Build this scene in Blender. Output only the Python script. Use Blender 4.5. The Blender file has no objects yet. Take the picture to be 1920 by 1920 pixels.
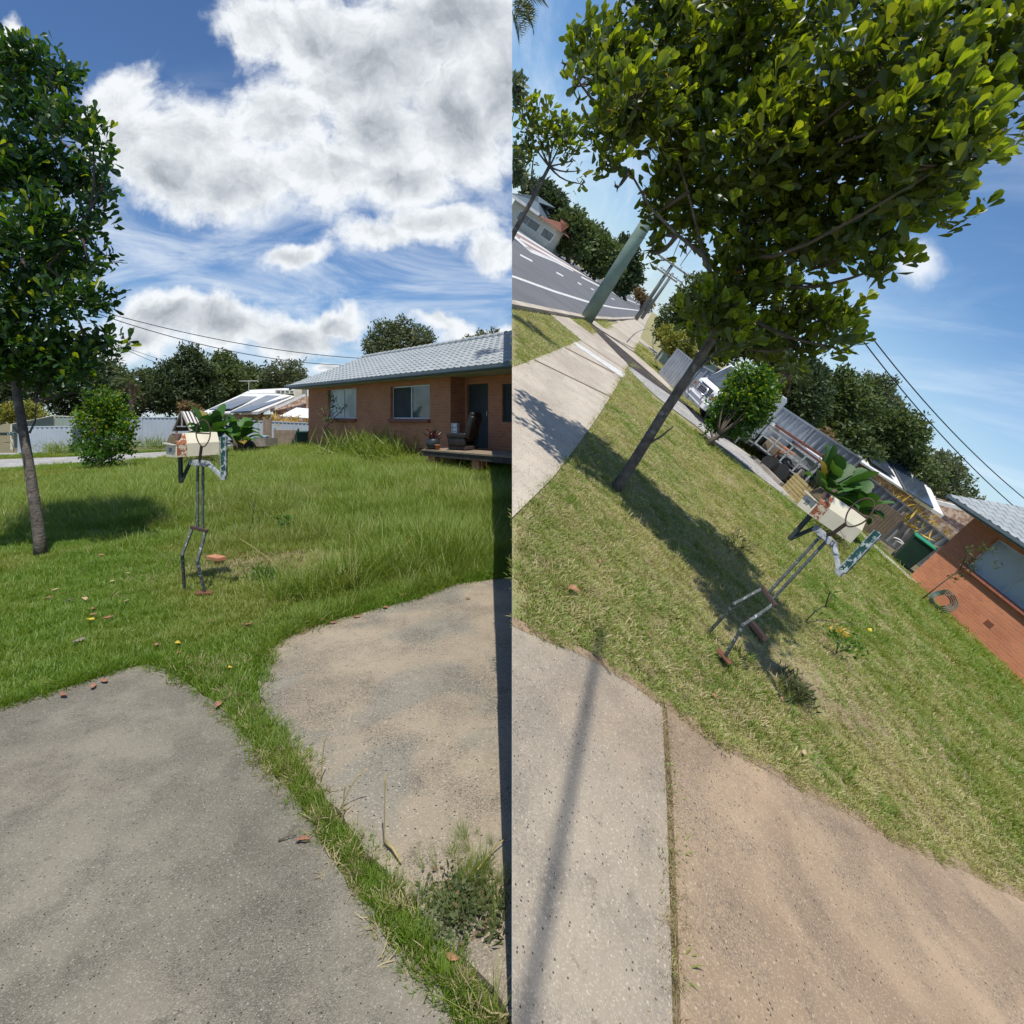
import bpy, bmesh, math, random
import numpy as np
from mathutils import Matrix, Vector
random.seed(7); RNG = np.random.default_rng(11)
SC = bpy.context.scene; COL = SC.collection
R = math.radians

# ------------------------------------------------------------------ camera, frames, light
F = 1000.0; PX, PY, EYE = 960.0, 780.0, 1.5          # focal length and principal point in photo pixels
cam = bpy.data.cameras.new('camera'); co = bpy.data.objects.new('camera', cam); COL.objects.link(co)
cam.sensor_width = 36; cam.lens = 36 * F / 1920; cam.shift_y = -(960 - PY) / 1920
cam.clip_end = 2000; cam.clip_start = 0.02
co.location = (0, 0, EYE); co.rotation_euler = (R(90), 0, 0); SC.camera = co
# Two places stand side by side: the uncut lawn (level) and the mown lawn (its ground rolled 35 degrees).
B = np.array([[.819152, 0, -.573576], [.1715176, .9542431, .2449525], [.5473314, -.2990318, .7816702]])
class Frame: pass
def mk(B_, side):
    f = Frame(); f.B = B_; f.side = side
    M = Matrix([list(r) for r in B_.T]).to_4x4()
    t = np.array([0, 0, EYE]) - B_.T @ np.array([0, 0, EYE]); M.translation = Vector(t); f.M = M
    return f
L = mk(np.eye(3), 'L'); Rt = mk(B, 'R'); WR = mk(np.eye(3), 'R')
def ray(f, px, py): return f.B @ np.array([(px - PX) / F, 1, (PY - py) / F])
def g(f, px, py, z=0):
    r = ray(f, px, py); t = (z - EYE) / r[2]; return (r[0] * t, r[1] * t)
def at(f, px, py, Y):
    r = ray(f, px, py); t = Y / r[1]; return (r[0] * t, Y, EYE + r[2] * t)

SUNL = np.array([-.46, -.15, 1.0]); SUNL /= np.linalg.norm(SUNL)        # in the mown lawn's own axes
SW = B.T @ SUNL
sun = bpy.data.lights.new('sun', 'SUN'); so = bpy.data.objects.new('sun', sun); COL.objects.link(so)
sun.energy = 4.2; sun.angle = R(.6); sun.color = (1, .955, .88)
so.rotation_euler = Vector(SW).to_track_quat('Z', 'Y').to_euler()
SC.view_settings.view_transform = 'Standard'; SC.view_settings.look = 'None'
SC.view_settings.exposure = 0.22; SC.view_settings.gamma = 1

class NT:
    def __init__(s, t): s.t = t; s.n = t.nodes; s.l = t.links
    def new(s, ty, **k):
        n = s.n.new(ty)
        for a, v in k.items(): setattr(n, a, v)
        return n
    def set(s, sock, v):
        if isinstance(v, bpy.types.NodeSocket): s.l.new(v, sock)
        elif v is not None: sock.default_value = v
    def m(s, op, a, b=None, c=None, clamp=False):
        n = s.new('ShaderNodeMath', operation=op, use_clamp=clamp)
        for i, v in enumerate((a, b, c)): s.set(n.inputs[i], v)
        return n.outputs[0]
    def vm(s, op, a, b=None, out=0):
        n = s.new('ShaderNodeVectorMath', operation=op)
        s.set(n.inputs[0], a)
        if b is not None: s.set(n.inputs[1], b)
        return n.outputs[out]
    def noise(s, v, sc, det=4, rough=.55, col=False, dist=0):
        n = s.new('ShaderNodeTexNoise'); s.set(n.inputs['Vector'], v); n.inputs['Scale'].default_value = sc
        n.inputs['Detail'].default_value = det; n.inputs['Roughness'].default_value = rough; n.inputs['Distortion'].default_value = dist
        return n.outputs['Color' if col else 'Fac']
    def vor(s, v, sc, out='Distance', feat='F1'):
        n = s.new('ShaderNodeTexVoronoi', feature=feat); s.set(n.inputs['Vector'], v); n.inputs['Scale'].default_value = sc
        return n.outputs[out]
    def mr(s, v, a, b, c=0., d=1., smooth=True):
        n = s.new('ShaderNodeMapRange', interpolation_type='SMOOTHSTEP' if smooth else 'LINEAR')
        s.set(n.inputs[0], v)
        for i, q in enumerate((a, b, c, d)): n.inputs[i + 1].default_value = q
        return n.outputs[0]
    def mix(s, f, a, b, ty='MIX'):
        n = s.new('ShaderNodeMix', data_type='RGBA', blend_type=ty); s.set(n.inputs[0], f)
        for i, v in ((6, a), (7, b)):
            if isinstance(v, (tuple, list)): v = (*v[:3], 1)
            s.set(n.inputs[i], v)
        return n.outputs[2]
    def comb(s, x, y, z):
        n = s.new('ShaderNodeCombineXYZ')
        for i, v in enumerate((x, y, z)): s.set(n.inputs[i], v)
        return n.outputs[0]
    def sep(s, v):
        n = s.new('ShaderNodeSeparateXYZ'); s.set(n.inputs[0], v); return n.outputs

def world():
    w = bpy.data.worlds.new("World"); SC.world = w; w.use_nodes = True
    w.node_tree.nodes.clear(); T = NT(w.node_tree)
    d = T.new('ShaderNodeTexCoord').outputs['Generated']
    x, y, z = T.sep(d)[:3]
    rows = [T.vm('DOT_PRODUCT', d, tuple(r), out=1) for r in B]
    dr = T.comb(*rows)
    def sky(vec, s):
        n = T.new('ShaderNodeTexSky', sky_type='NISHITA', sun_disc=False)
        el = math.asin(s[2]); n.sun_elevation = el; n.sun_rotation = math.atan2(s[0], s[1])
        n.altitude = 0; n.air_density = 1.15; n.dust_density = .35; n.ozone_density = 3.0
        T.set(n.inputs[0], vec); return n.outputs[0]
    side = T.m('GREATER_THAN', x, 0)
    # left sky with cumulus
    yy = T.m('MAXIMUM', y, .08)
    uv = T.comb(T.m('DIVIDE', x, yy), T.m('DIVIDE', z, yy), 0)
    warp = T.vm('SCALE', T.vm('SUBTRACT', T.noise(uv, 3.2, 5, .6, col=True), (.5, .5, .5)))
    warp.node.inputs[3].default_value = .20
    uvw = T.vm('ADD', uv, warp)
    blobs = [(250,170,70,70),(260,260,90,110),(330,340,120,85),(450,350,130,75),(380,270,110,80),(520,230,110,90),(600,330,120,90),(690,130,170,120),
             (840,60,200,110),(850,230,150,130),(740,340,130,60),(480,50,90,70),(600,60,120,80),(960,150,120,150),(700,240,130,100),
             (310,590,100,55),(420,600,150,60),(560,630,110,45),(270,640,90,40),(640,600,60,25),(560,480,70,22),(700,450,90,35),(820,430,130,42),(920,480,60,30),(830,605,60,22),(900,625,90,26),
             (640,690,60,16),(20,60,30,50)]
    cur = None
    for (a, b, rx, ry) in blobs:
        q = T.vm('MULTIPLY', T.vm('SUBTRACT', uvw, ((a - PX) / F, (PY - b) / F, 0)), (F / rx, F / ry, 0))
        v = T.m('SUBTRACT', 1.35, T.vm('LENGTH', q, out=1))
        cur = v if cur is None else T.m('SMOOTH_MAX', cur, v, .25)
    fb = T.noise(uvw, 8, 10, .64); fb2 = T.noise(T.vm('ADD', uvw, (.012, .022, 0)), 8, 10, .64)
    dens = T.m('ADD', cur, T.m('MULTIPLY', T.m('SUBTRACT', fb, .5), 1.9))
    aL = T.mr(dens, .08, .72)
    inner = T.mr(T.m('ADD', cur, T.m('MULTIPLY', T.m('SUBTRACT', fb, .5), .6)), .45, 1.35)
    big = T.mr(T.noise(T.vm('ADD', uvw, (.03, .06, 0)), 1.7, 3, .5), .38, .68)
    relief = T.m('MULTIPLY', T.m('SUBTRACT', fb2, fb), 2.2)
    shade = T.m('ADD', T.m('MULTIPLY', inner, T.m('ADD', T.m('MULTIPLY', T.m('MAXIMUM', big, T.mr(T.vm('LENGTH', T.vm('SUBTRACT', uvw, (-.13, .64, 0)), out=1), .44, .12)), .82), .12)), relief, clamp=True)
    cl = T.mix(shade, (7.9, 8.2, 8.5), (3.2, 3.55, 4.0))
    sepuv = T.sep(uv)
    thinv = T.comb(T.m('MULTIPLY', T.m('ADD', sepuv[0], T.m('MULTIPLY', sepuv[1], .7)), 3), T.m('MULTIPLY', sepuv[1], 9), 0)
    thin = T.m('MULTIPLY', T.mr(T.noise(thinv, 1.2, 8, .64, dist=.8), .36, .72), T.mr(sepuv[1], .70, .35, .0, .75))
    skl = sky(T.comb(x, y, T.m('MAXIMUM', z, .01)), SW)
    skl = T.mix(1, skl, (.62, .80, 1.02), 'MULTIPLY')
    skl = T.mix(thin, skl, (6.6, 7.3, 8.2))
    skl = T.mix(aL, skl, cl)
    # right sky: thin streaks
    rx_, ry_, rz_ = T.sep(dr)[:3]
    rzc = T.m('MAXIMUM', rz_, .01)
    skr = sky(T.comb(rx_, ry_, rzc), SUNL)
    skr = T.mix(1, skr, (.72, .93, 1.12), 'MULTIPLY')
    rp = T.m('ADD', rzc, .12)
    ru, rv = T.m('DIVIDE', rx_, rp), T.m('DIVIDE', ry_, rp)
    sv = T.comb(T.m('MULTIPLY', T.m('ADD', ru, T.m('MULTIPLY', rv, .12)), 1.3), T.m('MULTIPLY', rv, .30), 0)
    st = T.mr(T.noise(sv, 1.25, 8, .6, dist=.7), .42, .74)
    lf = T.mr(rx_, .42, .0, .45, .85)
    skr = T.mix(T.m('MULTIPLY', st, lf), skr, (7.4, 8.2, 9.1))
    hz = T.mr(rz_, .28, .0, 0, .42)
    skr = T.mix(hz, skr, (6.2, 7.6, 9.2))
    c0 = ray(Rt, 1722, 492); c0 /= np.linalg.norm(c0)
    q = T.vm('LENGTH', T.vm('SUBTRACT', T.vm('ADD', dr, T.vm('MULTIPLY', warp, (.35, .35, .35))), tuple(c0)), out=1)
    puff = T.mr(T.m('ADD', q, T.m('MULTIPLY', T.m('SUBTRACT', fb, .5), .05)), .045, .012, 0, .85)
    skr = T.mix(puff, skr, (8.0, 8.4, 8.9))
    colr = T.mix(side, skl, skr)
    bg = T.new('ShaderNodeBackground'); T.set(bg.inputs[0], colr); bg.inputs[1].default_value = .10
    T.l.new(bg.outputs[0], T.new('ShaderNodeOutputWorld').inputs[0])
world()

# ------------------------------------------------------------------ materials
def new_mat(name):
    m = bpy.data.materials.new(name); m.use_nodes = True; m.node_tree.nodes.clear(); T = NT(m.node_tree)
    p = T.new('ShaderNodeBsdfPrincipled'); o = T.new('ShaderNodeOutputMaterial'); T.l.new(p.outputs[0], o.inputs[0])
    return m, T, p, o
def obco(T): return T.new('ShaderNodeTexCoord').outputs['Object']
def bump(T, p, h, dist=.01, s=1.):
    b = T.new('ShaderNodeBump'); b.inputs['Distance'].default_value = dist; b.inputs['Strength'].default_value = s
    T.set(b.inputs['Height'], h); T.l.new(b.outputs[0], p.inputs['Normal'])
def mat(name, c1, c2=None, sc=6, rough=.7, metal=0, bmp=0, bsc=None, spots=None, spot_sc=9, spot_t=.6, spec=.4, det=5):
    m, T, p, o = new_mat(name); v = obco(T)
    c2 = c2 or tuple(x * .78 for x in c1)
    n = T.mr(T.noise(v, sc, det), .32, .68)
    c = T.mix(n, c1, c2)
    if spots:
        s = T.mr(T.noise(v, spot_sc, 7, .65), spot_t, spot_t + .05); c = T.mix(s, c, spots)
    T.set(p.inputs['Base Color'], c); p.inputs['Roughness'].default_value = rough; p.inputs['Metallic'].default_value = metal
    p.inputs['Specular IOR Level'].default_value = spec
    if bmp: bump(T, p, T.noise(v, bsc or sc * 4, 6), bmp)
    return m
def leafmat(name, c1, c2, c3=None, p3=.95, rough=.45, trans=.45, inst=False, tcol=None, patch=None, spec=.5):
    """foliage: per-leaf tint from attribute v, some light passes through the leaf"""
    m, T, p, o = new_mat(name)
    a = T.new('ShaderNodeAttribute', attribute_name='v').outputs['Fac']
    if inst:
        oi = T.new('ShaderNodeObjectInfo'); a = T.m('ADD', T.m('MULTIPLY', a, .5), T.m('MULTIPLY', oi.outputs['Random'], .5))
    c = T.mix(a, c1, c2)
    if patch:
        pos = T.new('ShaderNodeObjectInfo').outputs['Location'] if inst else T.new('ShaderNodeNewGeometry').outputs['Position']
        f = T.mr(T.noise(pos, patch[1], 4), patch[2], patch[2] + .18); c = T.mix(T.m('MULTIPLY', f, patch[3]), c, patch[0])
    if c3: c = T.mix(T.m('GREATER_THAN', a, p3), c, c3)
    T.set(p.inputs['Base Color'], c); p.inputs['Roughness'].default_value = rough; p.inputs['Specular IOR Level'].default_value = spec
    tr = T.new('ShaderNodeBsdfTranslucent'); T.set(tr.inputs[0], T.mix(1, c, tcol or (1.6, 1.5, .7), 'MULTIPLY'))
    mx = T.new('ShaderNodeMixShader'); mx.inputs[0].default_value = trans
    T.l.new(p.outputs[0], mx.inputs[1]); T.l.new(tr.outputs[0], mx.inputs[2]); T.l.new(mx.outputs[0], o.inputs[0])
    return m
def concrete(name, base, dark, stone_l, stone_d, stain=None, stain_sc=1.2, st=(.45, .65), bands=None, sc=170):
    m, T, p, o = new_mat(name); v = obco(T)
    c = T.mix(T.mr(T.noise(v, 1.3, 6, .6), .35, .65), base, dark)
    if stain: c = T.mix(T.mr(T.noise(v, stain_sc, 5, .55, dist=.8), *st), c, stain)
    c = T.mix(T.mr(T.noise(v, 4.5, 12, .72), .54, .66, 0, .4), c, tuple(x * .68 for x in dark)); c = T.mix(T.mr(T.noise(v, 11, 10, .7), .60, .66, 0, .5), c, tuple(x * .5 for x in dark)); c = T.mix(T.mr(T.noise(v, 7, 12, .75), .40, .30, 0, .3), c, tuple(min(1, x * 1.35) for x in base))
    vc = T.sep(T.vor(v, sc, 'Color'))[0]; vd = T.vor(v, sc)
    wear = T.mr(T.noise(v, 2.3, 5, .6), .38, .62)
    big = T.sep(T.vor(v, sc * .42, 'Color'))[1]; bd = T.vor(v, sc * .42)
    c = T.mix(T.m('MULTIPLY', T.mr(vc, .55, .9), T.m('MULTIPLY', wear, .8)), c, stone_d)
    c = T.mix(T.mr(vc, .22, .05, 0, .6), c, stone_l)
    c = T.mix(T.m('MULTIPLY', T.m('GREATER_THAN', big, .965), T.mr(bd, .45, .3)), c, stone_l)
    c = T.mix(T.m('MULTIPLY', T.m('LESS_THAN', big, .045), T.mr(bd, .42, .28)), c, tuple(x * .35 for x in stone_d))
    c = T.mix(T.mr(T.noise(v, 55, 3), .62, .7, 0, .25), c, tuple(x * .6 for x in dark))
    T.set(p.inputs['Base Color'], c); p.inputs['Roughness'].default_value = .9; p.inputs['Specular IOR Level'].default_value = .25
    h = T.m('ADD', T.m('MULTIPLY', T.m('MULTIPLY', vd, -1), wear), T.noise(v, 40, 5))
    bump(T, p, h, .0035, .9)
    return m
def brickmat(name, c1, c2, mortar, sx=.24, sz=.086):
    m, T, p, o = new_mat(name); v = obco(T); x, y, z = T.sep(v)[:3]
    b = T.new('ShaderNodeTexBrick'); nrm = T.new('ShaderNodeNewGeometry')
    T.set(b.inputs['Vector'], T.comb(T.m('ADD', x, y), z, 0))
    b.inputs['Scale'].default_value = 1; b.inputs['Brick Width'].default_value = sx; b.inputs['Row Height'].default_value = sz
    b.inputs['Mortar Size'].default_value = .009; b.inputs['Mortar Smooth'].default_value = .3; b.inputs['Bias'].default_value = -.1
    T.set(b.inputs['Color1'], (*c1, 1)); T.set(b.inputs['Color2'], (*c2, 1)); T.set(b.inputs['Mortar'], (*mortar, 1))
    c = T.mix(T.mr(T.noise(v, 1.1, 5), .4, .7, 0, .35), b.outputs[0], tuple(k * .62 for k in c2))
    c = T.mix(T.mr(T.noise(v, 26, 4), .4, .7, 0, .35), c, tuple(min(1, k * 1.35) for k in c1))
    T.set(p.inputs['Base Color'], c); p.inputs['Roughness'].default_value = .88
    bump(T, p, T.m('ADD', T.m('MULTIPLY', b.outputs['Fac'], -1), T.m('MULTIPLY', T.noise(v, 60, 4), .3)), .006)
    return m
def glass(name, c, rough=.06, spec=.9):
    m, T, p, o = new_mat(name); v = obco(T)
    T.set(p.inputs['Base Color'], T.mix(T.mr(T.noise(v, .9, 3), .4, .6), c, tuple(k * .6 for k in c)))
    p.inputs['Roughness'].default_value = rough; p.inputs['Specular IOR Level'].default_value = spec; return m
M = {}
M['soilL'] = mat('lawn_soil', (.13, .13, .05), (.20, .155, .10), 3, .95, spots=(.20, .16, .10), spot_sc=2.2, spot_t=.56, bmp=.03, bsc=30)
M['soilR'] = mat('mown_soil', (.22, .24, .08), (.34, .29, .15), 5, .95, spots=(.30, .24, .15), spot_sc=1.6, spot_t=.52, bmp=.02, bsc=40)
M['slabgrey'] = concrete('grey_aggregate', (.235, .21, .16), (.162, .146, .11), (.34, .315, .26), (.12, .11, .092), stain=(.25, .215, .165), stain_sc=.9, sc=330)
M['slabtan'] = concrete('tan_aggregate', (.33, .27, .19), (.26, .215, .155), (.42, .365, .28), (.10, .095, .085), stain=(.225, .205, .16), stain_sc=1.4, st=(.48, .6), sc=230)
M['slabpale'] = concrete('pale_aggregate', (.355, .30, .225), (.285, .24, .182), (.48, .42, .335), (.22, .195, .165), stain=(.35, .265, .185), stain_sc=1.1, sc=250)
M['slabbrown'] = concrete('silty_aggregate', (.385, .28, .18), (.30, .215, .138), (.46, .36, .255), (.17, .14, .115), stain=(.265, .19, .125), stain_sc=1.0, st=(.46, .62), sc=230)
M['path'] = concrete('path_concrete', (.52, .45, .36), (.42, .37, .30), (.62, .56, .46), (.3, .26, .21), stain=(.36, .30, .24), stain_sc=.5)
M['oldcrete'] = concrete('old_driveway', (.40, .385, .36), (.30, .29, .27), (.55, .52, .48), (.16, .155, .145), sc=60)
M['dirt'] = mat('brown_dirt', (.23, .165, .11), (.15, .11, .075), 9, .98, bmp=.01, bsc=60, spots=(.30, .22, .14), spot_sc=40, spot_t=.58)
M['silt'] = mat('dry_silt', (.33, .235, .15), (.25, .175, .115), 12, .98, bmp=.004, bsc=90, spots=(.19, .135, .09), spot_sc=60, spot_t=.55)
M['asphalt'] = mat('asphalt', (.145, .145, .15), (.115, .115, .12), .5, .85, spots=(.16, .16, .165), spot_sc=120, spot_t=.55, bmp=.004, bsc=200)
M['paint'] = mat('road_paint', (.66, .65, .62), (.5, .49, .46), 8, .7)
M['redpaint'] = mat('median_paint', (.32, .22, .19), (.26, .19, .17), 3, .8)
M['grassL'] = leafmat('lawn_blades', (.085, .185, .011), (.22, .31, .035), (.38, .33, .14), .90, .5, .42, True, (1.35, 1.35, .6), patch=((.26, .27, .06), .55, .44, .75))
M['grassT'] = leafmat('long_blades', (.12, .21, .022), (.30, .35, .07), (.46, .41, .20), .84, .5, .42, True, (1.3, 1.3, .6), patch=((.26, .27, .10), .4, .48, .6))
M['grassR'] = leafmat('mown_blades', (.16, .24, .035), (.36, .38, .10), (.56, .48, .26), .70, .5, .40, True, (1.25, 1.25, .65), patch=((.46, .40, .16), .8, .45, .6))
M['straw'] = leafmat('dry_grass', (.38, .30, .15), (.50, .42, .24), (.15, .19, .05), .85, .6, .3, True, (1.1, 1.1, .8))
M['leafbig'] = leafmat('glossy_leaf', (.028, .060, .012), (.125, .165, .022), (.30, .17, .03), .98, .38, .46, tcol=(2.3, 1.9, .5), spec=.6)
M['leafL'] = leafmat('dark_glossy_leaf', (.018, .052, .012), (.045, .110, .016), (.17, .12, .03), .99, .36, .33, tcol=(2.2, 2.2, .55), spec=.6)
M['leaftip'] = leafmat('backlit_tip_leaf', (.17, .25, .02), (.32, .38, .03), None, 1, .4, .5, tcol=(1.7, 1.6, .5))  # bright tip leaves: the yellow-green of backlight is put into their colour
M['bush'] = leafmat('citrus_leaf', (.030, .095, .010), (.10, .22, .025), None, 1, .4, .4, tcol=(1.8, 1.7, .5))
M['fardark'] = leafmat('far_dark_leaf', (.026, .05, .02), (.075, .11, .04), None, 1, .6, .3)
M['farmid'] = leafmat('far_leaf', (.045, .08, .022), (.13, .17, .05), None, 1, .6, .3)
M['farpale'] = leafmat('far_grey_leaf', (.07, .10, .05), (.18, .21, .11), None, 1, .6, .3)
M['fargold'] = leafmat('golden_leaf', (.16, .19, .03), (.33, .32, .06), (.42, .20, .08), .9, .6, .3)
M['rust_leaf'] = leafmat('rusty_leaf', (.16, .11, .05), (.26, .18, .09), None, 1, .7, .3)
M['banana'] = leafmat('broad_leaf', (.035, .10, .022), (.085, .19, .045), (.28, .20, .04), .96, .5, .32, tcol=(1.6, 1.6, .6), spec=.35)
M['aloe'] = leafmat('yellow_succulent', (.50, .30, .03), (.62, .44, .06), (.25, .28, .05), .85, .5, .3, tcol=(1.1, 1.1, .8))
M['weed'] = leafmat('weed_leaf', (.08, .11, .04), (.15, .17, .07), (.22, .14, .08), .93, .6, .3)
M['purple'] = leafmat('purple_leaf', (.10, .03, .04), (.18, .06, .06), (.06, .12, .04), .8, .4, .3, tcol=(1.2, .9, .9))
M['bark'] = mat('bark', (.17, .145, .12), (.095, .08, .068), 14, .95, bmp=.015, bsc=45, spots=(.24, .22, .19), spot_sc=9, spot_t=.6)
M['farbark'] = mat('far_bark', (.15, .13, .11), (.09, .075, .065), 3, .95)
M['twig'] = mat('twig', (.13, .10, .075), None, 9, .9)
M['brick'] = brickmat('orange_brick', (.56, .205, .092), (.44, .15, .072), (.40, .29, .21))
M['sill'] = brickmat('sill_brick', (.30, .10, .065), (.24, .085, .06), (.20, .13, .11), .11, .2)
M['rubble'] = mat('mottled_brick', (.38, .25, .18), (.22, .14, .10), 9, .9, spots=(.50, .40, .32), spot_sc=5, spot_t=.5)
M['tile'] = mat('grey_roof_tile', (.35, .375, .375), (.28, .305, .31), 2.2, .55, spots=(.30, .33, .35), spot_sc=14, spot_t=.62)
M['gutter'] = mat('slate_gutter', (.12, .155, .17), (.10, .13, .145), 3, .45)
M['soffit'] = mat('cream_soffit', (.50, .48, .42), None, 2, .8)
M['white'] = mat('white_paint', (.74, .73, .70), (.62, .61, .58), 4, .5)
M['cream'] = mat('cream_enamel', (.66, .61, .46), (.58, .53, .39), 7, .42, spots=(.30, .11, .045), spot_sc=11, spot_t=.66)
M['creampaint'] = mat('cream_paint', (.62, .58, .46), (.52, .48, .38), 3, .6)
M['rustenamel'] = mat('rust_eaten_enamel', (.58, .50, .36), (.50, .42, .30), 9, .7, spots=(.28, .09, .035), spot_sc=26, spot_t=.46, bmp=.004, bsc=70)
M['rust'] = mat('rust', (.20, .075, .04), (.12, .05, .035), 22, .9, bmp=.004, bsc=90)
M['iron'] = mat('brown_iron', (.10, .055, .042), (.06, .04, .034), 30, .8)
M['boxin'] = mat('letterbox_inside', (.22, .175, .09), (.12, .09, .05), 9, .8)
M['steel'] = mat('weathered_steel', (.135, .155, .145), (.075, .088, .084), 25, .6, .25, spots=(.42, .45, .45), spot_sc=34, spot_t=.57, bmp=.003, bsc=90)
M['palesteel'] = mat('worn_pale_steel', (.46, .48, .48), (.30, .32, .32), 18, .6, .2, spots=(.13, .14, .13), spot_sc=40, spot_t=.55)
M['greenpaint'] = mat('flaking_green_paint', (.018, .075, .062), (.012, .05, .045), 9, .5, spots=(.40, .45, .42), spot_sc=24, spot_t=.52)
M['darksteel'] = mat('dark_steel', (.05, .065, .058), (.035, .045, .04), 14, .7)
M['ink'] = mat('faded_ink', (.16, .15, .13), None, 20, .8)
M['zinc'] = mat('grey_steel_sheet', (.42, .47, .52), (.37, .42, .47), 1.5, .5)
M['zincR'] = mat('galvanised_sheet', (.36, .385, .41), (.28, .30, .33), 3, .38, .45)
M['sagefence'] = mat('sage_sheet', (.30, .37, .32), (.26, .33, .29), 1.5, .55)
M['timber'] = mat('weathered_timber', (.30, .23, .16), (.22, .165, .115), 4, .85, bmp=.003, bsc=20)
M['greytimber'] = mat('grey_timber', (.34, .30, .26), (.24, .21, .18), 5, .9, bmp=.004, bsc=20)
M['newtimber'] = mat('treated_pine', (.42, .33, .14), (.33, .25, .11), 5, .8)
M['darkwood'] = mat('dark_deck', (.07, .055, .045), (.04, .03, .028), 6, .8)
M['glassW'] = glass('pale_window_glass', (.50, .56, .56), .25, .5)
M['glassD'] = glass('dark_window_glass', (.10, .12, .13), .05)
M['mesh'] = mat('dark_insect_screen', (.045, .05, .055), (.03, .035, .04), 2, .7)
M['alu'] = mat('aluminium_frame', (.62, .63, .62), (.52, .53, .52), 6, .4, .3)
M['black'] = mat('black_rubber', (.02, .02, .021), (.03, .03, .03), 6, .6)
M['leather'] = mat('dark_leather', (.018, .015, .015), (.028, .024, .023), 5, .45, bmp=.008, bsc=14)
M['solar'] = mat('solar_cells', (.045, .06, .09), (.07, .09, .13), 1, .12, .2, spec=.9)
M['bin'] = mat('dark_green_plastic', (.015, .05, .032), (.012, .04, .028), 4, .5)
M['binlid'] = mat('bright_green_plastic', (.02, .26, .11), None, 4, .45)
M['terra'] = mat('terracotta', (.36, .13, .07), None, 8, .8)
M['potdark'] = mat('dark_glazed_pot', (.03, .04, .045), None, 5, .35)
M['polegreen'] = mat('green_painted_pole', (.235, .31, .25), (.185, .255, .205), 2.5, .75, spots=(.25, .30, .26), spot_sc=8, spot_t=.6, bmp=.006, bsc=16)
M['polegrey'] = mat('grey_pole', (.16, .17, .16), None, 2, .8)
M['cable'] = mat('cable', (.03, .03, .035), None, 3, .6)
M['truck'] = mat('white_truck_paint', (.78, .79, .80), (.72, .73, .74), 2, .25, spec=.6)
M['chrome'] = mat('bright_metal', (.55, .55, .56), (.35, .35, .36), 9, .25, .8)
M['orangelens'] = mat('orange_lens', (.55, .14, .02), None, 6, .3)
M['tarp'] = mat('dark_tarpaulin', (.05, .055, .06), (.10, .11, .11), 6, .55, bmp=.05, bsc=9)
M['cellbrick'] = mat('loose_brick', (.50, .22, .12), (.42, .18, .10), 16, .85, bmp=.003, bsc=60)
M['lemon'] = mat('lemon_skin', (.62, .52, .04), (.52, .45, .05), 14, .4, bmp=.002, bsc=120)
M['hose'] = mat('grey_green_hose', (.10, .16, .13), None, 9, .5)
M['deadleaf'] = mat('tan_dead_leaf', (.36, .175, .10), (.25, .115, .07), 30, .75)
M['deadpale'] = mat('pale_dead_leaf', (.50, .36, .21), (.42, .27, .15), 30, .75)
M['yellowleaf'] = mat('yellow_leaf', (.62, .46, .04), (.48, .36, .05), 30, .6)
M['greyleaf'] = mat('grey_dead_leaf', (.26, .21, .18), (.18, .15, .13), 30, .85)

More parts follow.
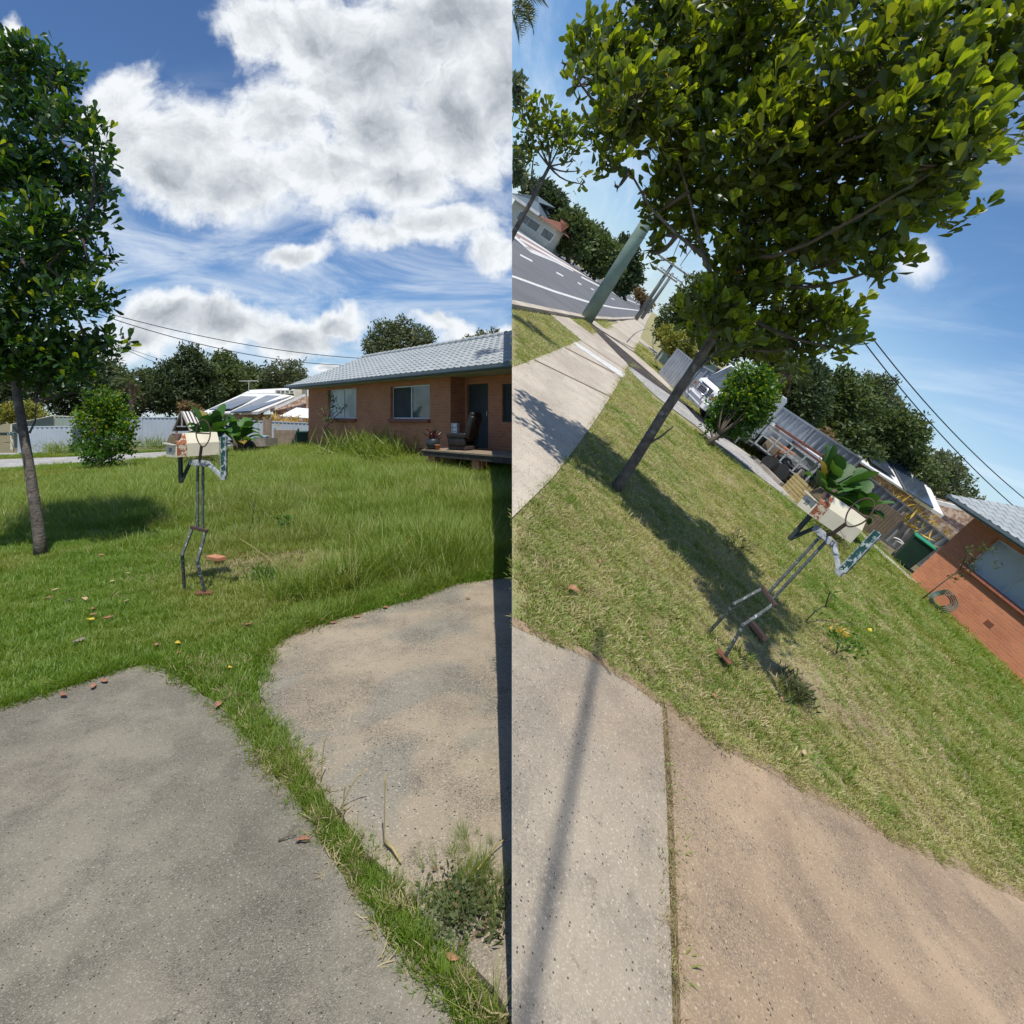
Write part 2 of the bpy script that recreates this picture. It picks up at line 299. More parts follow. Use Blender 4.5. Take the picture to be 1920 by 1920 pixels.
# ------------------------------------------------------------------ mesh helpers
class MB:
    def __init__(s): s.v = []; s.f = []
    def add(s, vs, fs):
        o = len(s.v); s.v += [tuple(map(float, p)) for p in vs]; s.f += [tuple(i + o for i in f) for f in fs]; return s
    def box(s, c, d, rz=0, rx=0, ry=0):
        x, y, z = (k / 2 for k in d); m = Matrix.Rotation(rz, 3, 'Z') @ Matrix.Rotation(ry, 3, 'Y') @ Matrix.Rotation(rx, 3, 'X')
        vs = [m @ Vector((a * x, b * y, e * z)) + Vector(c) for a in (-1, 1) for b in (-1, 1) for e in (-1, 1)]
        return s.add(vs, [(0, 1, 3, 2), (4, 6, 7, 5), (0, 4, 5, 1), (2, 3, 7, 6), (0, 2, 6, 4), (1, 5, 7, 3)])
    def b2(s, a, b): return s.box([(p + q) / 2 for p, q in zip(a, b)], [abs(q - p) for p, q in zip(a, b)])
    def tube(s, pts, rad, n=8, caps=True):
        pts = [Vector(p) for p in pts]
        if not hasattr(rad, '__len__'): rad = [rad] * len(pts)
        rings = []; up = None
        for i, p in enumerate(pts):
            d = (pts[min(i + 1, len(pts) - 1)] - pts[max(i - 1, 0)]).normalized()
            if up is None: up = Vector((0, 0, 1)) if abs(d.z) < .9 else Vector((1, 0, 0))
            a = d.cross(up).normalized(); b = a.cross(d); up = b
            rings.append([p + (a * math.cos(t) + b * math.sin(t)) * rad[i] for t in [2 * math.pi * k / n for k in range(n)]])
        vs = [v for r in rings for v in r]
        fs = [(i * n + k, i * n + (k + 1) % n, (i + 1) * n + (k + 1) % n, (i + 1) * n + k) for i in range(len(pts) - 1) for k in range(n)]
        if caps: fs += [tuple(range(n))[::-1], tuple(range((len(pts) - 1) * n, len(pts) * n))]
        return s.add(vs, fs)
    def bar(s, a, b, w, h=None):
        """square section bar from a to b"""
        a, b = Vector(a), Vector(b); h = h or w; d = (b - a).normalized()
        u = Vector((0, 1, 0)) if abs(d.y) < .9 else Vector((1, 0, 0)); x = d.cross(u).normalized() * w / 2; y = d.cross(x).normalized() * h / 2
        vs = [p + i * x + j * y for p in (a, b) for i, j in ((-1, -1), (1, -1), (1, 1), (-1, 1))]
        return s.add(vs, [(0, 1, 2, 3), (7, 6, 5, 4), (0, 4, 5, 1), (1, 5, 6, 2), (2, 6, 7, 3), (3, 7, 4, 0)])
    def prism(s, poly, z0, z1):
        n = len(poly)
        return s.add([(x, y, z0) for x, y in poly] + [(x, y, z1) for x, y in poly],
                     [tuple(range(n))[::-1], tuple(range(n, 2 * n))] + [(i, (i + 1) % n, n + (i + 1) % n, n + i) for i in range(n)])
    def xprism(s, poly, y0, y1):
        """polygon in x,z extruded along y"""
        n = len(poly)
        return s.add([(x, y0, z) for x, z in poly] + [(x, y1, z) for x, z in poly],
                     [tuple(range(n)), tuple(range(n, 2 * n))[::-1]] + [(i, n + i, n + (i + 1) % n, (i + 1) % n) for i in range(n)])
    def lathe(s, prof, c=(0, 0, 0), n=20):
        vs = [(c[0] + r * math.cos(2 * math.pi * k / n), c[1] + r * math.sin(2 * math.pi * k / n), c[2] + z) for r, z in prof for k in range(n)]
        fs = [(i * n + k, i * n + (k + 1) % n, (i + 1) * n + (k + 1) % n, (i + 1) * n + k) for i in range(len(prof) - 1) for k in range(n)]
        return s.add(vs, fs + [tuple(range(n))[::-1], tuple(range((len(prof) - 1) * n, len(prof) * n))])
    def ribbon(s, pts, ws, side, fold=0.):
        side = Vector(side).normalized(); vs = []
        for p, w in zip(pts, ws):
            p = Vector(p); vs += [p - side * w + Vector((0, 0, fold * w)), p, p + side * w + Vector((0, 0, fold * w))]
        fs = []
        for i in range(len(pts) - 1):
            fs += [(3 * i, 3 * i + 1, 3 * i + 4, 3 * i + 3), (3 * i + 1, 3 * i + 2, 3 * i + 5, 3 * i + 4)]
        return s.add(vs, fs)
def rawmesh(name, v, f, smooth=False, vatt=None):
    me = bpy.data.meshes.new(name)
    if isinstance(v, np.ndarray) and isinstance(f, np.ndarray):
        me.vertices.add(len(v)); me.vertices.foreach_set('co', v.astype(np.float32).ravel())
        k = f.shape[1]; me.loops.add(f.size); me.loops.foreach_set('vertex_index', f.astype(np.int32).ravel())
        me.polygons.add(len(f)); me.polygons.foreach_set('loop_start', np.arange(0, f.size, k, dtype=np.int32))
        me.update(calc_edges=True)
    else: me.from_pydata(v, [], f)
    if vatt is not None:
        a = me.attributes.new('v', 'FLOAT', 'POINT'); a.data.foreach_set('value', np.asarray(vatt, dtype=np.float32))
    if smooth: me.polygons.foreach_set('use_smooth', [True] * len(me.polygons))
    me.validate(); me.update(); return me
PEND = []; SIDE = {}
def link(name, me, m, parent=None, fr=None, loc=(0, 0, 0), rz=0, side=None):
    o = bpy.data.objects.new(name, me); COL.objects.link(o)
    if m: me.materials.append(M[m] if isinstance(m, str) else m)
    if parent is not None: o.parent = parent; SIDE[o.name] = SIDE[parent.name]; PEND.append((o, SIDE[parent.name]))
    elif fr is not None:
        o.matrix_world = fr.M @ Matrix.Translation(loc) @ Matrix.Rotation(rz, 4, 'Z'); SIDE[o.name] = fr.side; PEND.append((o, fr.side))
    return o
def obj(name, mb, m, parent=None, fr=None, loc=(0, 0, 0), rz=0, smooth=False, bev=0, vatt=None):
    me = rawmesh(name, mb.v, mb.f, False, vatt)
    bm = bmesh.new(); bm.from_mesh(me)
    if bev: bmesh.ops.bevel(bm, geom=bm.edges[:], offset=bev, segments=2, affect='EDGES', profile=.6)
    if vatt is None: bmesh.ops.recalc_face_normals(bm, faces=bm.faces)
    bm.to_mesh(me); bm.free()
    if smooth: me.polygons.foreach_set('use_smooth', [True] * len(me.polygons))
    return link(name, me, m, parent, fr, loc, rz)
def tag(o, label=None, cat=None, group=None, kind=None):
    if label: o['label'] = label
    if cat: o['category'] = cat
    if group: o['group'] = group
    if kind: o['kind'] = kind
    return o
def thing(name, label, cat, fr, xy=(0, 0), rz=0, group=None, z=0, sc=1):
    o = bpy.data.objects.new(name, None); COL.objects.link(o); o.empty_display_size = .1
    o.matrix_world = fr.M @ Matrix.Translation((xy[0], xy[1], z)) @ Matrix.Rotation(rz, 4, 'Z') @ Matrix.Scale(sc, 4); SIDE[o.name] = fr.side
    return tag(o, label, cat, group)

# leaf templates: length along +y, width x, normal z
def tmpl(kind):
    if kind == 'obovate':
        v = [(0, 0, 0), (-.12, .35, .03), (.12, .35, .03), (-.22, .75, .06), (.22, .75, .06), (0, .35, -.01), (0, .75, -.02), (-.10, .96, .0), (.10, .96, .0)]
        f = [(0, 5, 1, 1), (0, 2, 5, 5), (5, 6, 3, 1), (5, 2, 4, 6), (6, 8, 7, 3), (6, 4, 8, 8)]
    elif kind == 'oval':
        v = [(0, 0, 0), (-.25, .45, .06), (.25, .45, .06), (0, 1, -.03), (0, .5, -.02)]
        f = [(0, 4, 1, 1), (0, 2, 4, 4), (1, 4, 3, 3), (4, 2, 3, 3)]
    elif kind == 'blade':
        v = [(-.5, 0, 0), (.5, 0, 0), (-.42, .45, .04), (.42, .45, .04), (-.25, .8, .16), (.25, .8, .16), (0, 1, .30)]
        f = [(0, 1, 3, 2), (2, 3, 5, 4), (4, 5, 6, 6)]
    else:
        v = [(-.5, 0, 0), (.5, 0, 0), (.5, 1, 0), (-.5, 1, 0)]; f = [(0, 1, 2, 3)]
    fs = []
    for a in f:
        fs.append(a[:3])
        if a[3] != a[2]: fs.append((a[0], a[2], a[3]))
    return np.array(v, float), np.array(fs)
def leaves(P, D, size, kind='oval', width=1., roll=None, v=None):
    """one leaf per point P along direction D; arrays -> verts, faces, v attribute"""
    n = len(P); V, Fc = tmpl(kind); D = D / np.linalg.norm(D, axis=1, keepdims=True)
    rnd = RNG.normal(size=(n, 3)) if roll is None else roll
    Nn = rnd - (rnd * D).sum(1, keepdims=True) * D; Nn /= np.linalg.norm(Nn, axis=1, keepdims=True) + 1e-9
    X = np.cross(D, Nn); size = np.broadcast_to(size, (n,)); w = np.broadcast_to(width, (n,))
    T = V[None] * 1.
    out = P[:, None] + size[:, None, None] * (T[..., 0:1] * w[:, None, None] * X[:, None] + T[..., 1:2] * D[:, None] + T[..., 2:3] * Nn[:, None])
    faces = Fc[None] + (np.arange(n) * len(V))[:, None, None]
    vv = RNG.random(n) if v is None else v
    return out.reshape(-1, 3), faces.reshape(-1, 3), np.repeat(vv, len(V))
def cat3(parts):
    vs, fs, va = [], [], []; o = 0
    for a, b, c in parts: vs.append(a); fs.append(b + o); va.append(c); o += len(a)
    return np.concatenate(vs), np.concatenate(fs), np.concatenate(va)
def unit(n): a = RNG.normal(size=(n, 3)); return a / np.linalg.norm(a, axis=1, keepdims=True)

def clump_crown(blobs, nclump, per, leaf, kind='oval', spread=.5, shell=.35, up=.5, width=1., jit=.12):
    """leaf clumps through the volume of the blobs (x,y,z,r)"""
    bl = np.array(blobs, float); w = bl[:, 3] ** 2.3; w /= w.sum()
    k = RNG.choice(len(bl), nclump, p=w); u = unit(nclump)
    rr = bl[k, 3] * (shell + (1 - shell) * RNG.random(nclump) ** .5) * (1 + RNG.normal(size=nclump) * jit)
    C = bl[k, :3] + u * rr[:, None] * np.array([1, 1, .92])
    A = u * .6 + np.array([0, 0, up]) + unit(nclump) * .5; A /= np.linalg.norm(A, axis=1, keepdims=True)
    cv = np.clip(RNG.normal(.45, .2, nclump), 0, 1)
    C = np.repeat(C, per, 0); A2 = np.repeat(A, per, 0); n = len(C)
    D = A2 * (1 - spread) + unit(n) * spread * 1.3
    P = C + A2 * (RNG.random(n)[:, None] - .5) * leaf * 1.6 + RNG.normal(size=(n, 3)) * leaf * .25
    v = np.clip(np.repeat(cv, per) * .7 + RNG.random(n) * .42 - .02, 0, 1)
    return leaves(P, D, leaf * (.65 + .6 * RNG.random(n)), kind, width, v=v), C, A2

def limb(mb, a, b, r0, r1, n=6, sag=.15, seg=5):
    a, b = Vector(a), Vector(b); L_ = (b - a).length
    j = Vector(RNG.normal(size=3) * L_ * .05); pts = []
    for i in range(seg + 1):
        t = i / seg; p = a.lerp(b, t) + j * math.sin(t * math.pi) + Vector((0, 0, -sag * L_ * .5 * math.sin(t * math.pi)))
        pts.append(p)
    mb.tube(pts, [r0 + (r1 - r0) * i / seg for i in range(seg + 1)], n)

def tree(fr, label, base, trunk, blobs, ncl, per, leaf, lm, bm='farbark', kind='oval', group=None, name='tree', cat='tree', spread=.5,
         shell=.35, up=.4, width=1., tips=None, limbs=True, rlimb=.05, sec=0, split=None):
    """base (x,y); trunk [(x,y,z,r)] and blobs [(x,y,z,r)] in the frame's own metres"""
    bx, by = base
    t = thing(name, label, cat, fr, base, 0, group)
    mb = MB(); pts = [(x - bx, y - by, z) for x, y, z, r in trunk]; mb.tube(pts, [r for *_, r in trunk], 10)
    bl = [(x - bx, y - by, z, r) for x, y, z, r in blobs]
    if limbs:
        for b in bl:
            k = min(range(len(pts)), key=lambda i: abs(pts[i][2] - (b[2] - b[3] * 1.4)))
            k = max(k, len(pts) // 2)
            limb(mb, pts[k], b[:3], rlimb * min(1, trunk[k][3] / rlimb * .7), rlimb * .22)
            for _ in range(sec):
                d = unit(1)[0]; d[2] = abs(d[2]); q = Vector(b[:3]) + Vector(d * b[3] * .8)
                limb(mb, b[:3], q, rlimb * .25, rlimb * .08, 5)
    obj('trunk', mb, bm, t, smooth=True)
    (V, Fc, va), C, A = clump_crown(bl, ncl, per, leaf, kind, spread, shell, up, width)
    cr = link('crown', rawmesh('crown', V, Fc, True, va), lm, t)
    if tips:
        top = (C[:, 2] > np.quantile(C[:, 2], .35)) & (RNG.random(len(C)) < tips)
        P = C[top] + A[top] * leaf * .8; D = A[top] * .75 + unit(top.sum()) * .35
        V, Fc, va = leaves(P, D, leaf * (.6 + .5 * RNG.random(len(P))), kind, width)
        me2 = rawmesh('young', V, Fc, True, va); me2.materials.append(M['leaftip'])  # tip leaves above the lower crown, coloured as if backlit
        link('leaves', me2, None, t)
    return t
def gt(fr, px, py, Y):                                # ground point straight below a pixel seen at depth Y
    p = at(fr, px, py, Y); return (p[0], p[1])
def pblobs(fr, Y, lst, dj=.5):
    out = []
    for px, py, rp in lst:
        p = at(fr, px, py, Y); d = np.linalg.norm(ray(fr, px, py)); r = rp / F * Y / ray(fr, px, py)[1] * 1.
        out.append((p[0], p[1] + random.uniform(-dj, dj) * r, p[2], r))
    return out

# ------------------------------------------------------------------ ground sheets
def sheet(name, fr, poly, m, z, thick=0, struct=True):
    mb = MB()
    if thick: mb.prism(poly, z - thick, z)
    else: mb.add([(x, y, z) for x, y in poly], [tuple(range(len(poly)))])
    o = obj(name, mb, m, fr=fr)
    if not thick:
        n = o.data.polygons[0].normal
        if n.z < 0: o.data.flip_normals()
    if struct: tag(o, kind='structure')
    return o
def rough_edge(poly, amp=.02, step=.12, closed=False):
    out = []
    for i in range(len(poly) - (0 if closed else 1)):
        a, b = Vector(poly[i]), Vector(poly[(i + 1) % len(poly)]); n = max(1, int((b - a).length / step))
        for k in range(n): p = a.lerp(b, k / n); out.append((p.x + random.gauss(0, amp), p.y + random.gauss(0, amp)))
    if not closed: out.append(poly[-1])
    return out
def pg(fr, pix): return [g(fr, *p) for p in pix]
sheet('lawn', L, [(-500, -5), (0, -5), (0, 900), (-500, 900)], 'soilL', 0)
LG = [(-60,1352),(14,1330),(130,1293),(210,1268),(290,1248),(335,1262),(352,1292),(415,1330),(470,1400),(520,1470),(590,1560),(660,1680),(740,1775),(820,1850),(850,1925)]
lgw = rough_edge(pg(L, LG), .008, .08) + [(-.13, .2), (-4, .2), (-4, 2.6)]
sheet('driveway', L, lgw, 'slabgrey', .022, .02)
LT = [(480,1290),(500,1225),(560,1190),(640,1165),(740,1140),(860,1100),(975,1085)]
LT2 = [(975,1960),(930,1870),(830,1780),(745,1670),(650,1560),(590,1470),(530,1400),(490,1330)]
ltw = rough_edge(pg(L, LT), .01, .08) + rough_edge(pg(L, LT2), .006, .08)
sheet('driveway', L, ltw, 'slabtan', .026, .02)
sheet('neighbour_driveway', L, rough_edge(pg(L, [(-400,862),(14,861),(150,856),(330,846),(345,852),(300,862),(150,871),(14,880),(-400,892)]), .05, .6, True), 'oldcrete', .012)
sheet('footpath', L, pg(L, [(-600, 848), (36, 850), (36, 853), (-600, 853)]), 'oldcrete', .016)

sheet('mown_lawn', Rt, [(-300, -5), (300, -5), (300, 700), (-300, 700)], 'soilR', 0)
RE = [(900,1140),(968,1178),(1080,1225),(1130,1250),(1190,1290),(1236,1322)]
RE2 = [(1240,1324),(1330,1390),(1450,1455),(1560,1512),(1640,1560),(1700,1592),(1790,1625),(1884,1672),(2050,1760)]
JT = [(1252,1960),(1248,1700),(1243,1500),(1236,1332)]
sheet('pale_driveway', Rt, rough_edge(pg(Rt, RE), .008, .06) + pg(Rt, JT[::-1]) + [(.9, -.5), (-2, -.5)], 'slabpale', .022, .02)
JT2 = [(1244,1333),(1254,1500),(1260,1700),(1266,1960)]
sheet('brown_driveway', Rt, rough_edge(pg(Rt, RE2[::-1]), .008, .06) + pg(Rt, JT2) + [(1.3, -.5), (6, -.5)], 'slabbrown', .026, .02)
def zR(y): return EYE + (-EYE + .2990318 * y) / .7816702
for ya, yb in ((-4.0, 1.085), (1.085, 90.0)):
    mb = MB(); e = .0012 if yb > 2 else -.0012
    mb.add([(e, ya, 0), (e, yb, 0), (e, yb, zR(yb)), (e, ya, zR(ya))], [(0, 1, 2, 3)]) if abs(zR(yb)) > .01 and abs(zR(ya)) > .01 else mb.add([(e, ya, 0), (e, yb, 0), (e, yb if yb > 2 else ya, zR(yb if yb > 2 else ya))], [(0, 1, 2)])
    tag(obj('earth_bank', mb, 'dirt', fr=L if yb < 2 else WR), kind='structure')
# road, kerb, footpath; the street runs towards one vanishing point
VPR = ray(Rt, 1225, 583.5); VPR = np.array([VPR[0], VPR[1]]); VPR /= np.linalg.norm(VPR)
NR = np.array([VPR[1], -VPR[0]])                       # to the right of the street
def st(u, s): p = VPR * u + NR * s; return (p[0], p[1])
def lat(px, py): p = np.array(g(Rt, px, py)); return float(p @ NR), float(p @ VPR)
def strip(name, s0, s1, u0, u1, m, z, thick=0): return sheet(name, Rt, [st(u0, s0), st(u0, s1), st(u1, s1), st(u1, s0)], m, z, thick)
NEAR = [(900,560),(968,572),(1030,584),(1100,596),(1150,598),(1195,595),(1225,584.6)]
FAR = [(1224.5,583.9),(1205,571),(1170,548.5),(1090,503),(1030,462),(966,423),(900,380)]
sheet('road', Rt, pg(Rt, NEAR) + pg(Rt, FAR), 'asphalt', .006)
sheet('far_verge', Rt, pg(Rt, [(900,380),(966,423),(1030,462),(1090,503),(1170,548.5),(1170,547.2),(1090,496),(1030,449),(966,409),(900,365)]), 'soilR', .010)
sheet('kerb', Rt, pg(Rt, [(900,560),(968,572),(1030,584),(1100,596),(1150,598),(1195,595),(1195,598),(1150,602),(1100,601),(1030,590),(968,580),(900,569)]), 'path', .10, .10)
sheet('footpath', Rt, pg(Rt, [(900,712),(968,688),(1088,639),(1140,612),(1205,590),(1222,586.5),(1212,603),(1200,634),(1176,690),(1150,735),(1120,782),(1085,832),(1035,898),(900,1030)]), 'path', .014)
for i, a in enumerate([((1000,675),(1145,745)),((1058,652),(1152,700)),((1128,622),(1190,655)),]):
    (x0, y0), (x1, y1) = a
    sheet('footpath_joint', Rt, pg(Rt, [(x0, y0), (x1, y1), (x1 - 1, y1 + 1.3), (x0 - 1, y0 + 1.3)]), 'dirt', .019)
sheet('footpath_seam', Rt, pg(Rt, [(1078,642),(1172,703),(1166,709),(1073,645)]), 'paint', .019)
sheet('crossover', Rt, pg(Rt, [(1030,590),(1066,597),(1120,636),(1176,682),(1170,694),(1092,642)]), 'path', .022)
sheet('crossover_joint', Rt, pg(Rt, [(1098,603),(1103,602),(1190,676),(1250,728),(1300,768),(1296,770),(1180,688)]), 'darkwood', .026)
sheet('crossover', Rt, pg(Rt, [(1100,598),(1112,600),(1186,660),(1230,698),(1262,728),(1258,738),(1180,676)]), 'path', .018)
sheet('far_crossover', Rt, pg(Rt, [(1150,598),(1160,599),(1240,668),(1233,668),(1172,620)]), 'path', .018)
sheet('neighbour_driveway', Rt, rough_edge(pg(Rt, [(1176,692),(1190,686),(1250,733),(1300,772),(1400,850),(1475,910),(1500,945),(1492,948),(1452,916),(1384,864),(1302,798),(1230,744)]), .02, .3, True), 'oldcrete', .016)
def mark(pix, m='paint', z=.011): sheet('road_marking', Rt, pg(Rt, pix), m, z)
mark([(900,497),(968,519),(1040,545),(1110,567),(1150,575.5),(1198,581.5),(1198,583),(1150,578),(1110,570.5),(1040,549),(968,523),(900,502)])
for a, b, w in [((975,478),(998,490),1.6), ((1043,511),(1056,518),1.4), ((1083,530),(1090,534),1.2), ((1108,541),(1114,544),1), ((1128,551),(1134,554),.9), ((1146,559),(1152,562),.8)]:
    mark([(a[0], a[1] - w), (b[0], b[1] - w), (b[0], b[1] + w), (a[0], a[1] + w)])
mark([(900,398),(966,434),(1030,474),(1075,502),(1120,528),(1072,506),(1005,476),(966,444),(900,410)], 'redpaint', .009)
for q in [[(966,431),(1030,471),(1120,527),(1120,528.6),(1030,474),(966,435)], [(966,442),(1000,472),(1045,490),(1075,508),(1075,509.5),(1043,493),(996,474),(964,446)],
          [(975,446),(1040,483),(1110,524),(1110,525),(1038,486),(974,449)], [(1090,518),(1165,556),(1200,571),(1200,572),(1165,558),(1090,521)], [(985,462),(1050,492),(1050,494),(985,465)]]: mark(q)

# ------------------------------------------------------------------ grass: instanced tufts
PC = bpy.data.collections.new('grass_tufts')
def tuft(name, n, rad, h, w, m, lean=.5, kind='blade', hv=.5):
    a = RNG.random(n) * 2 * math.pi; r = rad * RNG.random(n) ** .6
    P = np.stack([r * np.cos(a), r * np.sin(a), -.005 * np.ones(n)], 1)
    D = np.stack([np.cos(a) * r / rad, np.sin(a) * r / rad, np.zeros(n)], 1) * lean + RNG.normal(size=(n, 3)) * lean * .5; D[:, 2] = 1
    s = h * (1 - hv + hv * RNG.random(n))
    roll = np.stack([D[:, 0], D[:, 1], np.full(n, -.3)], 1) + RNG.normal(size=(n, 3)) * .2
    V, Fc, va = leaves(P, D, s, kind, w / s, roll=roll)
    me = rawmesh(name, V, Fc, True, va); me.materials.append(M[m])
    o = bpy.data.objects.new(name, me); PC.objects.link(o); return o
def protos(prefix, specs):
    c = bpy.data.collections.new(prefix)
    for k, s in enumerate(specs):
        o = tuft(prefix, *s[:4], s[4], **(s[5] if len(s) > 5 else {})); PC.objects.unlink(o); c.objects.link(o)
    return c
def scatter(name, fr, pts, coll, nk, scale, label, cat, tilt=.12):
    """one object: points with stored scale, turn and kind; geometry nodes put a tuft on each"""
    pts = np.asarray(pts, float); sx = (np.c_[pts[:, :2], pts[:, 2] - EYE] @ fr.B)[:, 0]; kk = sx > .045 if fr is Rt else sx < -.03; pts = pts[kk]; scale = np.asarray(scale)[kk]
    n = len(pts); me = bpy.data.meshes.new(name); me.vertices.add(n); me.vertices.foreach_set('co', np.asarray(pts, np.float32).ravel())
    def att(nm, ty, arr, key): a = me.attributes.new(nm, ty, 'POINT'); a.data.foreach_set(key, np.asarray(arr).ravel())
    att('sc', 'FLOAT_VECTOR', np.asarray(scale, np.float32), 'vector')
    rot = np.stack([RNG.normal(size=n) * tilt, RNG.normal(size=n) * tilt, RNG.random(n) * 6.283], 1).astype(np.float32)
    att('rt', 'FLOAT_VECTOR', rot, 'vector'); att('ix', 'INT', RNG.integers(0, nk, n).astype(np.int32), 'value')
    o = bpy.data.objects.new(name, me); COL.objects.link(o); o.matrix_world = fr.M
    ng = bpy.data.node_groups.new(name, 'GeometryNodeTree')
    ng.interface.new_socket('Geometry', in_out='INPUT', socket_type='NodeSocketGeometry'); ng.interface.new_socket('Geometry', in_out='OUTPUT', socket_type='NodeSocketGeometry')
    gi, go = ng.nodes.new('NodeGroupInput'), ng.nodes.new('NodeGroupOutput')
    ci = ng.nodes.new('GeometryNodeCollectionInfo'); ci.inputs['Collection'].default_value = coll; ci.inputs['Separate Children'].default_value = True; ci.inputs['Reset Children'].default_value = True
    ip = ng.nodes.new('GeometryNodeInstanceOnPoints'); ip.inputs['Pick Instance'].default_value = True
    def na(nm, ty):
        a = ng.nodes.new('GeometryNodeInputNamedAttribute'); a.data_type = ty; a.inputs[0].default_value = nm
        return next(s for s in a.outputs if s.enabled and s.name == 'Attribute')
    e2r = ng.nodes.new('FunctionNodeEulerToRotation')
    ng.links.new(gi.outputs[0], ip.inputs['Points']); ng.links.new(ci.outputs[0], ip.inputs['Instance'])
    ng.links.new(na('sc', 'FLOAT_VECTOR'), ip.inputs['Scale']); ng.links.new(na('ix', 'INT'), ip.inputs['Instance Index'])
    ng.links.new(na('rt', 'FLOAT_VECTOR'), e2r.inputs[0]); ng.links.new(e2r.outputs[0], ip.inputs['Rotation'])
    ng.links.new(ip.outputs[0], go.inputs[0])
    o.modifiers.new('tufts', 'NODES').node_group = ng
    return tag(o, label, cat, kind='stuff')
def inside(P, poly):
    x, y = P[:, 0], P[:, 1]; c = np.zeros(len(P), bool); j = len(poly) - 1
    for i in range(len(poly)):
        xi, yi = poly[i]; xj, yj = poly[j]
        if yi != yj: c ^= ((yi > y) != (yj > y)) & (x < (xj - xi) * (y - yi) / (yj - yi) + xi)
        j = i
    return c
_ph = RNG.random((6, 3)) * 6.28
def fnoise(x, y, s=1.):
    v = 0
    for k in range(6): a = _ph[k, 0]; fq = s * (1 + .55 * k); v = v + np.sin((x * math.cos(a) + y * math.sin(a)) * fq + _ph[k, 1]) / (1 + .3 * k)
    return v / 3.2
def wx(fr, P): return P @ fr.B[:, :2][:2].T[0] if False else (np.c_[P, np.full(len(P), -EYE)] @ fr.B)[:, 0]
def wedge(n, fr, d0, d1, pw, pix0=-80, pix1=2000):
    """random ground points inside the view wedge between two distances, thinning out with distance"""
    u = RNG.random(n); d = (d0 ** (2 - pw) + u * (d1 ** (2 - pw) - d0 ** (2 - pw))) ** (1 / (2 - pw)) if pw != 2 else d0 * (d1 / d0) ** u
    if fr.side == 'L': a0, a1 = math.atan2(-1.08, 1), .0
    else: a0, a1 = -.62, 1.35
    a = a0 + RNG.random(n) * (a1 - a0)
    return np.stack([d * np.sin(a), d * np.cos(a)], 1)
BL = protos('short_tuft', [(34, .055, .06, .0042, 'grassL'), (30, .06, .08, .0045, 'grassL'), (26, .05, .05, .004, 'grassL', dict(lean=1.0)), (30, .06, .07, .0045, 'grassL', dict(lean=.8))])
BT = protos('long_tuft', [(30, .06, .30, .005, 'grassT', dict(lean=.45)), (34, .08, .26, .0055, 'grassT', dict(lean=.7)), (22, .05, .34, .004, 'grassT', dict(lean=.35)), (26, .07, .22, .005, 'grassL', dict(lean=.7))])
BR = protos('mown_tuft', [(34, .06, .035, .0045, 'grassR', dict(lean=1.2)), (30, .06, .045, .0045, 'grassR', dict(lean=1.0)), (26, .06, .03, .005, 'grassR', dict(lean=1.6)), (22, .05, .05, .004, 'straw', dict(lean=1.6))])
BS = protos('straw_tuft', [(22, .03, .05, .004, 'straw', dict(lean=1.4)), (18, .03, .07, .0035, 'straw', dict(lean=1.2)), (16, .025, .05, .004, 'straw', dict(lean=.8))])
# uncut lawn
P = wedge(90000, L, 2.4, 27, 1.35)
slabs = [lgw, ltw]
ok = ~inside(P, lgw) & ~inside(P, ltw) & (P[:, 0] < -.05) & (P[:, 0] > -26)
nd = pg(L, [(-400,862),(14,861),(150,856),(330,846),(345,852),(300,862),(150,871),(14,880),(-400,892)]); ok &= ~inside(P, nd)
P = P[ok]; X, Y = P.T; d = np.hypot(X, Y)
q = g(L, 540, 1060); bare = np.exp(-(((X - q[0]) / 1.05) ** 2 + ((Y - q[1]) / .6) ** 2)); q = g(L, 300, 1000); bare = np.maximum(bare, .7 * np.exp(-(((X - q[0]) / .8) ** 2 + ((Y - q[1]) / .3) ** 2)))
bare = np.clip(bare * 1.35, 0, 1); keep = RNG.random(len(P)) > bare * .88; P, X, Y, d, bare = P[keep], X[keep], Y[keep], d[keep], bare[keep]
q = g(L, 770, 1040); tall = 1.5 * np.exp(-(((X - q[0]) / 1.0) ** 2 + ((Y - q[1]) / .75) ** 2))
q = g(L, 1000, 960); tall = np.maximum(tall, 1.2 * np.exp(-(((X - q[0]) / 1.6) ** 2 + ((Y - q[1]) / 1.4) ** 2)))
tall = np.maximum(tall, np.clip((Y - 6.0) / 2.5, 0, 1) * np.clip((X + 9.5 + .18 * Y) / 4, 0, 1) * .95)
tall = np.maximum(tall, .55 * np.clip((Y - 5) / 2, 0, 1) * np.clip((X + 5) / 2.5, 0, 1)); tall *= np.clip(.8 + .45 * fnoise(X, Y, 1.7), .2, 1.2)
tall *= 1 - .8 * bare
ist = RNG.random(len(P)) < tall * .55
def zz(P): return np.c_[P, np.zeros(len(P))]
n1 = ~ist; grow = (1 + np.clip(d[n1] - 5, 0, 20) * .085)
s = grow * (1.0 + .35 * fnoise(X[n1], Y[n1], 2.3)) * (.75 + .5 * RNG.random(n1.sum()))
hs = s * (1 + 1.5 * np.clip(tall[n1], 0, 1)) * (1 - .35 * bare[n1]) / grow ** .45
scatter('grass', L, zz(P[n1]), BL, 4, np.stack([s, s, hs], 1), 'green uncut lawn grass around the letterbox figure', 'grass')
q = g(L, 540, 1060); nb = 1300; pb = np.array(q) + RNG.normal(size=(nb, 2)) * (.72, .36); sb = .6 + .9 * RNG.random(nb)
scatter('dead_grass', L, zz(pb), BS, 3, np.stack([sb, sb, sb * .7], 1), 'brown dead grass in the thin patch of lawn behind the legs', 'dry grass', .6)
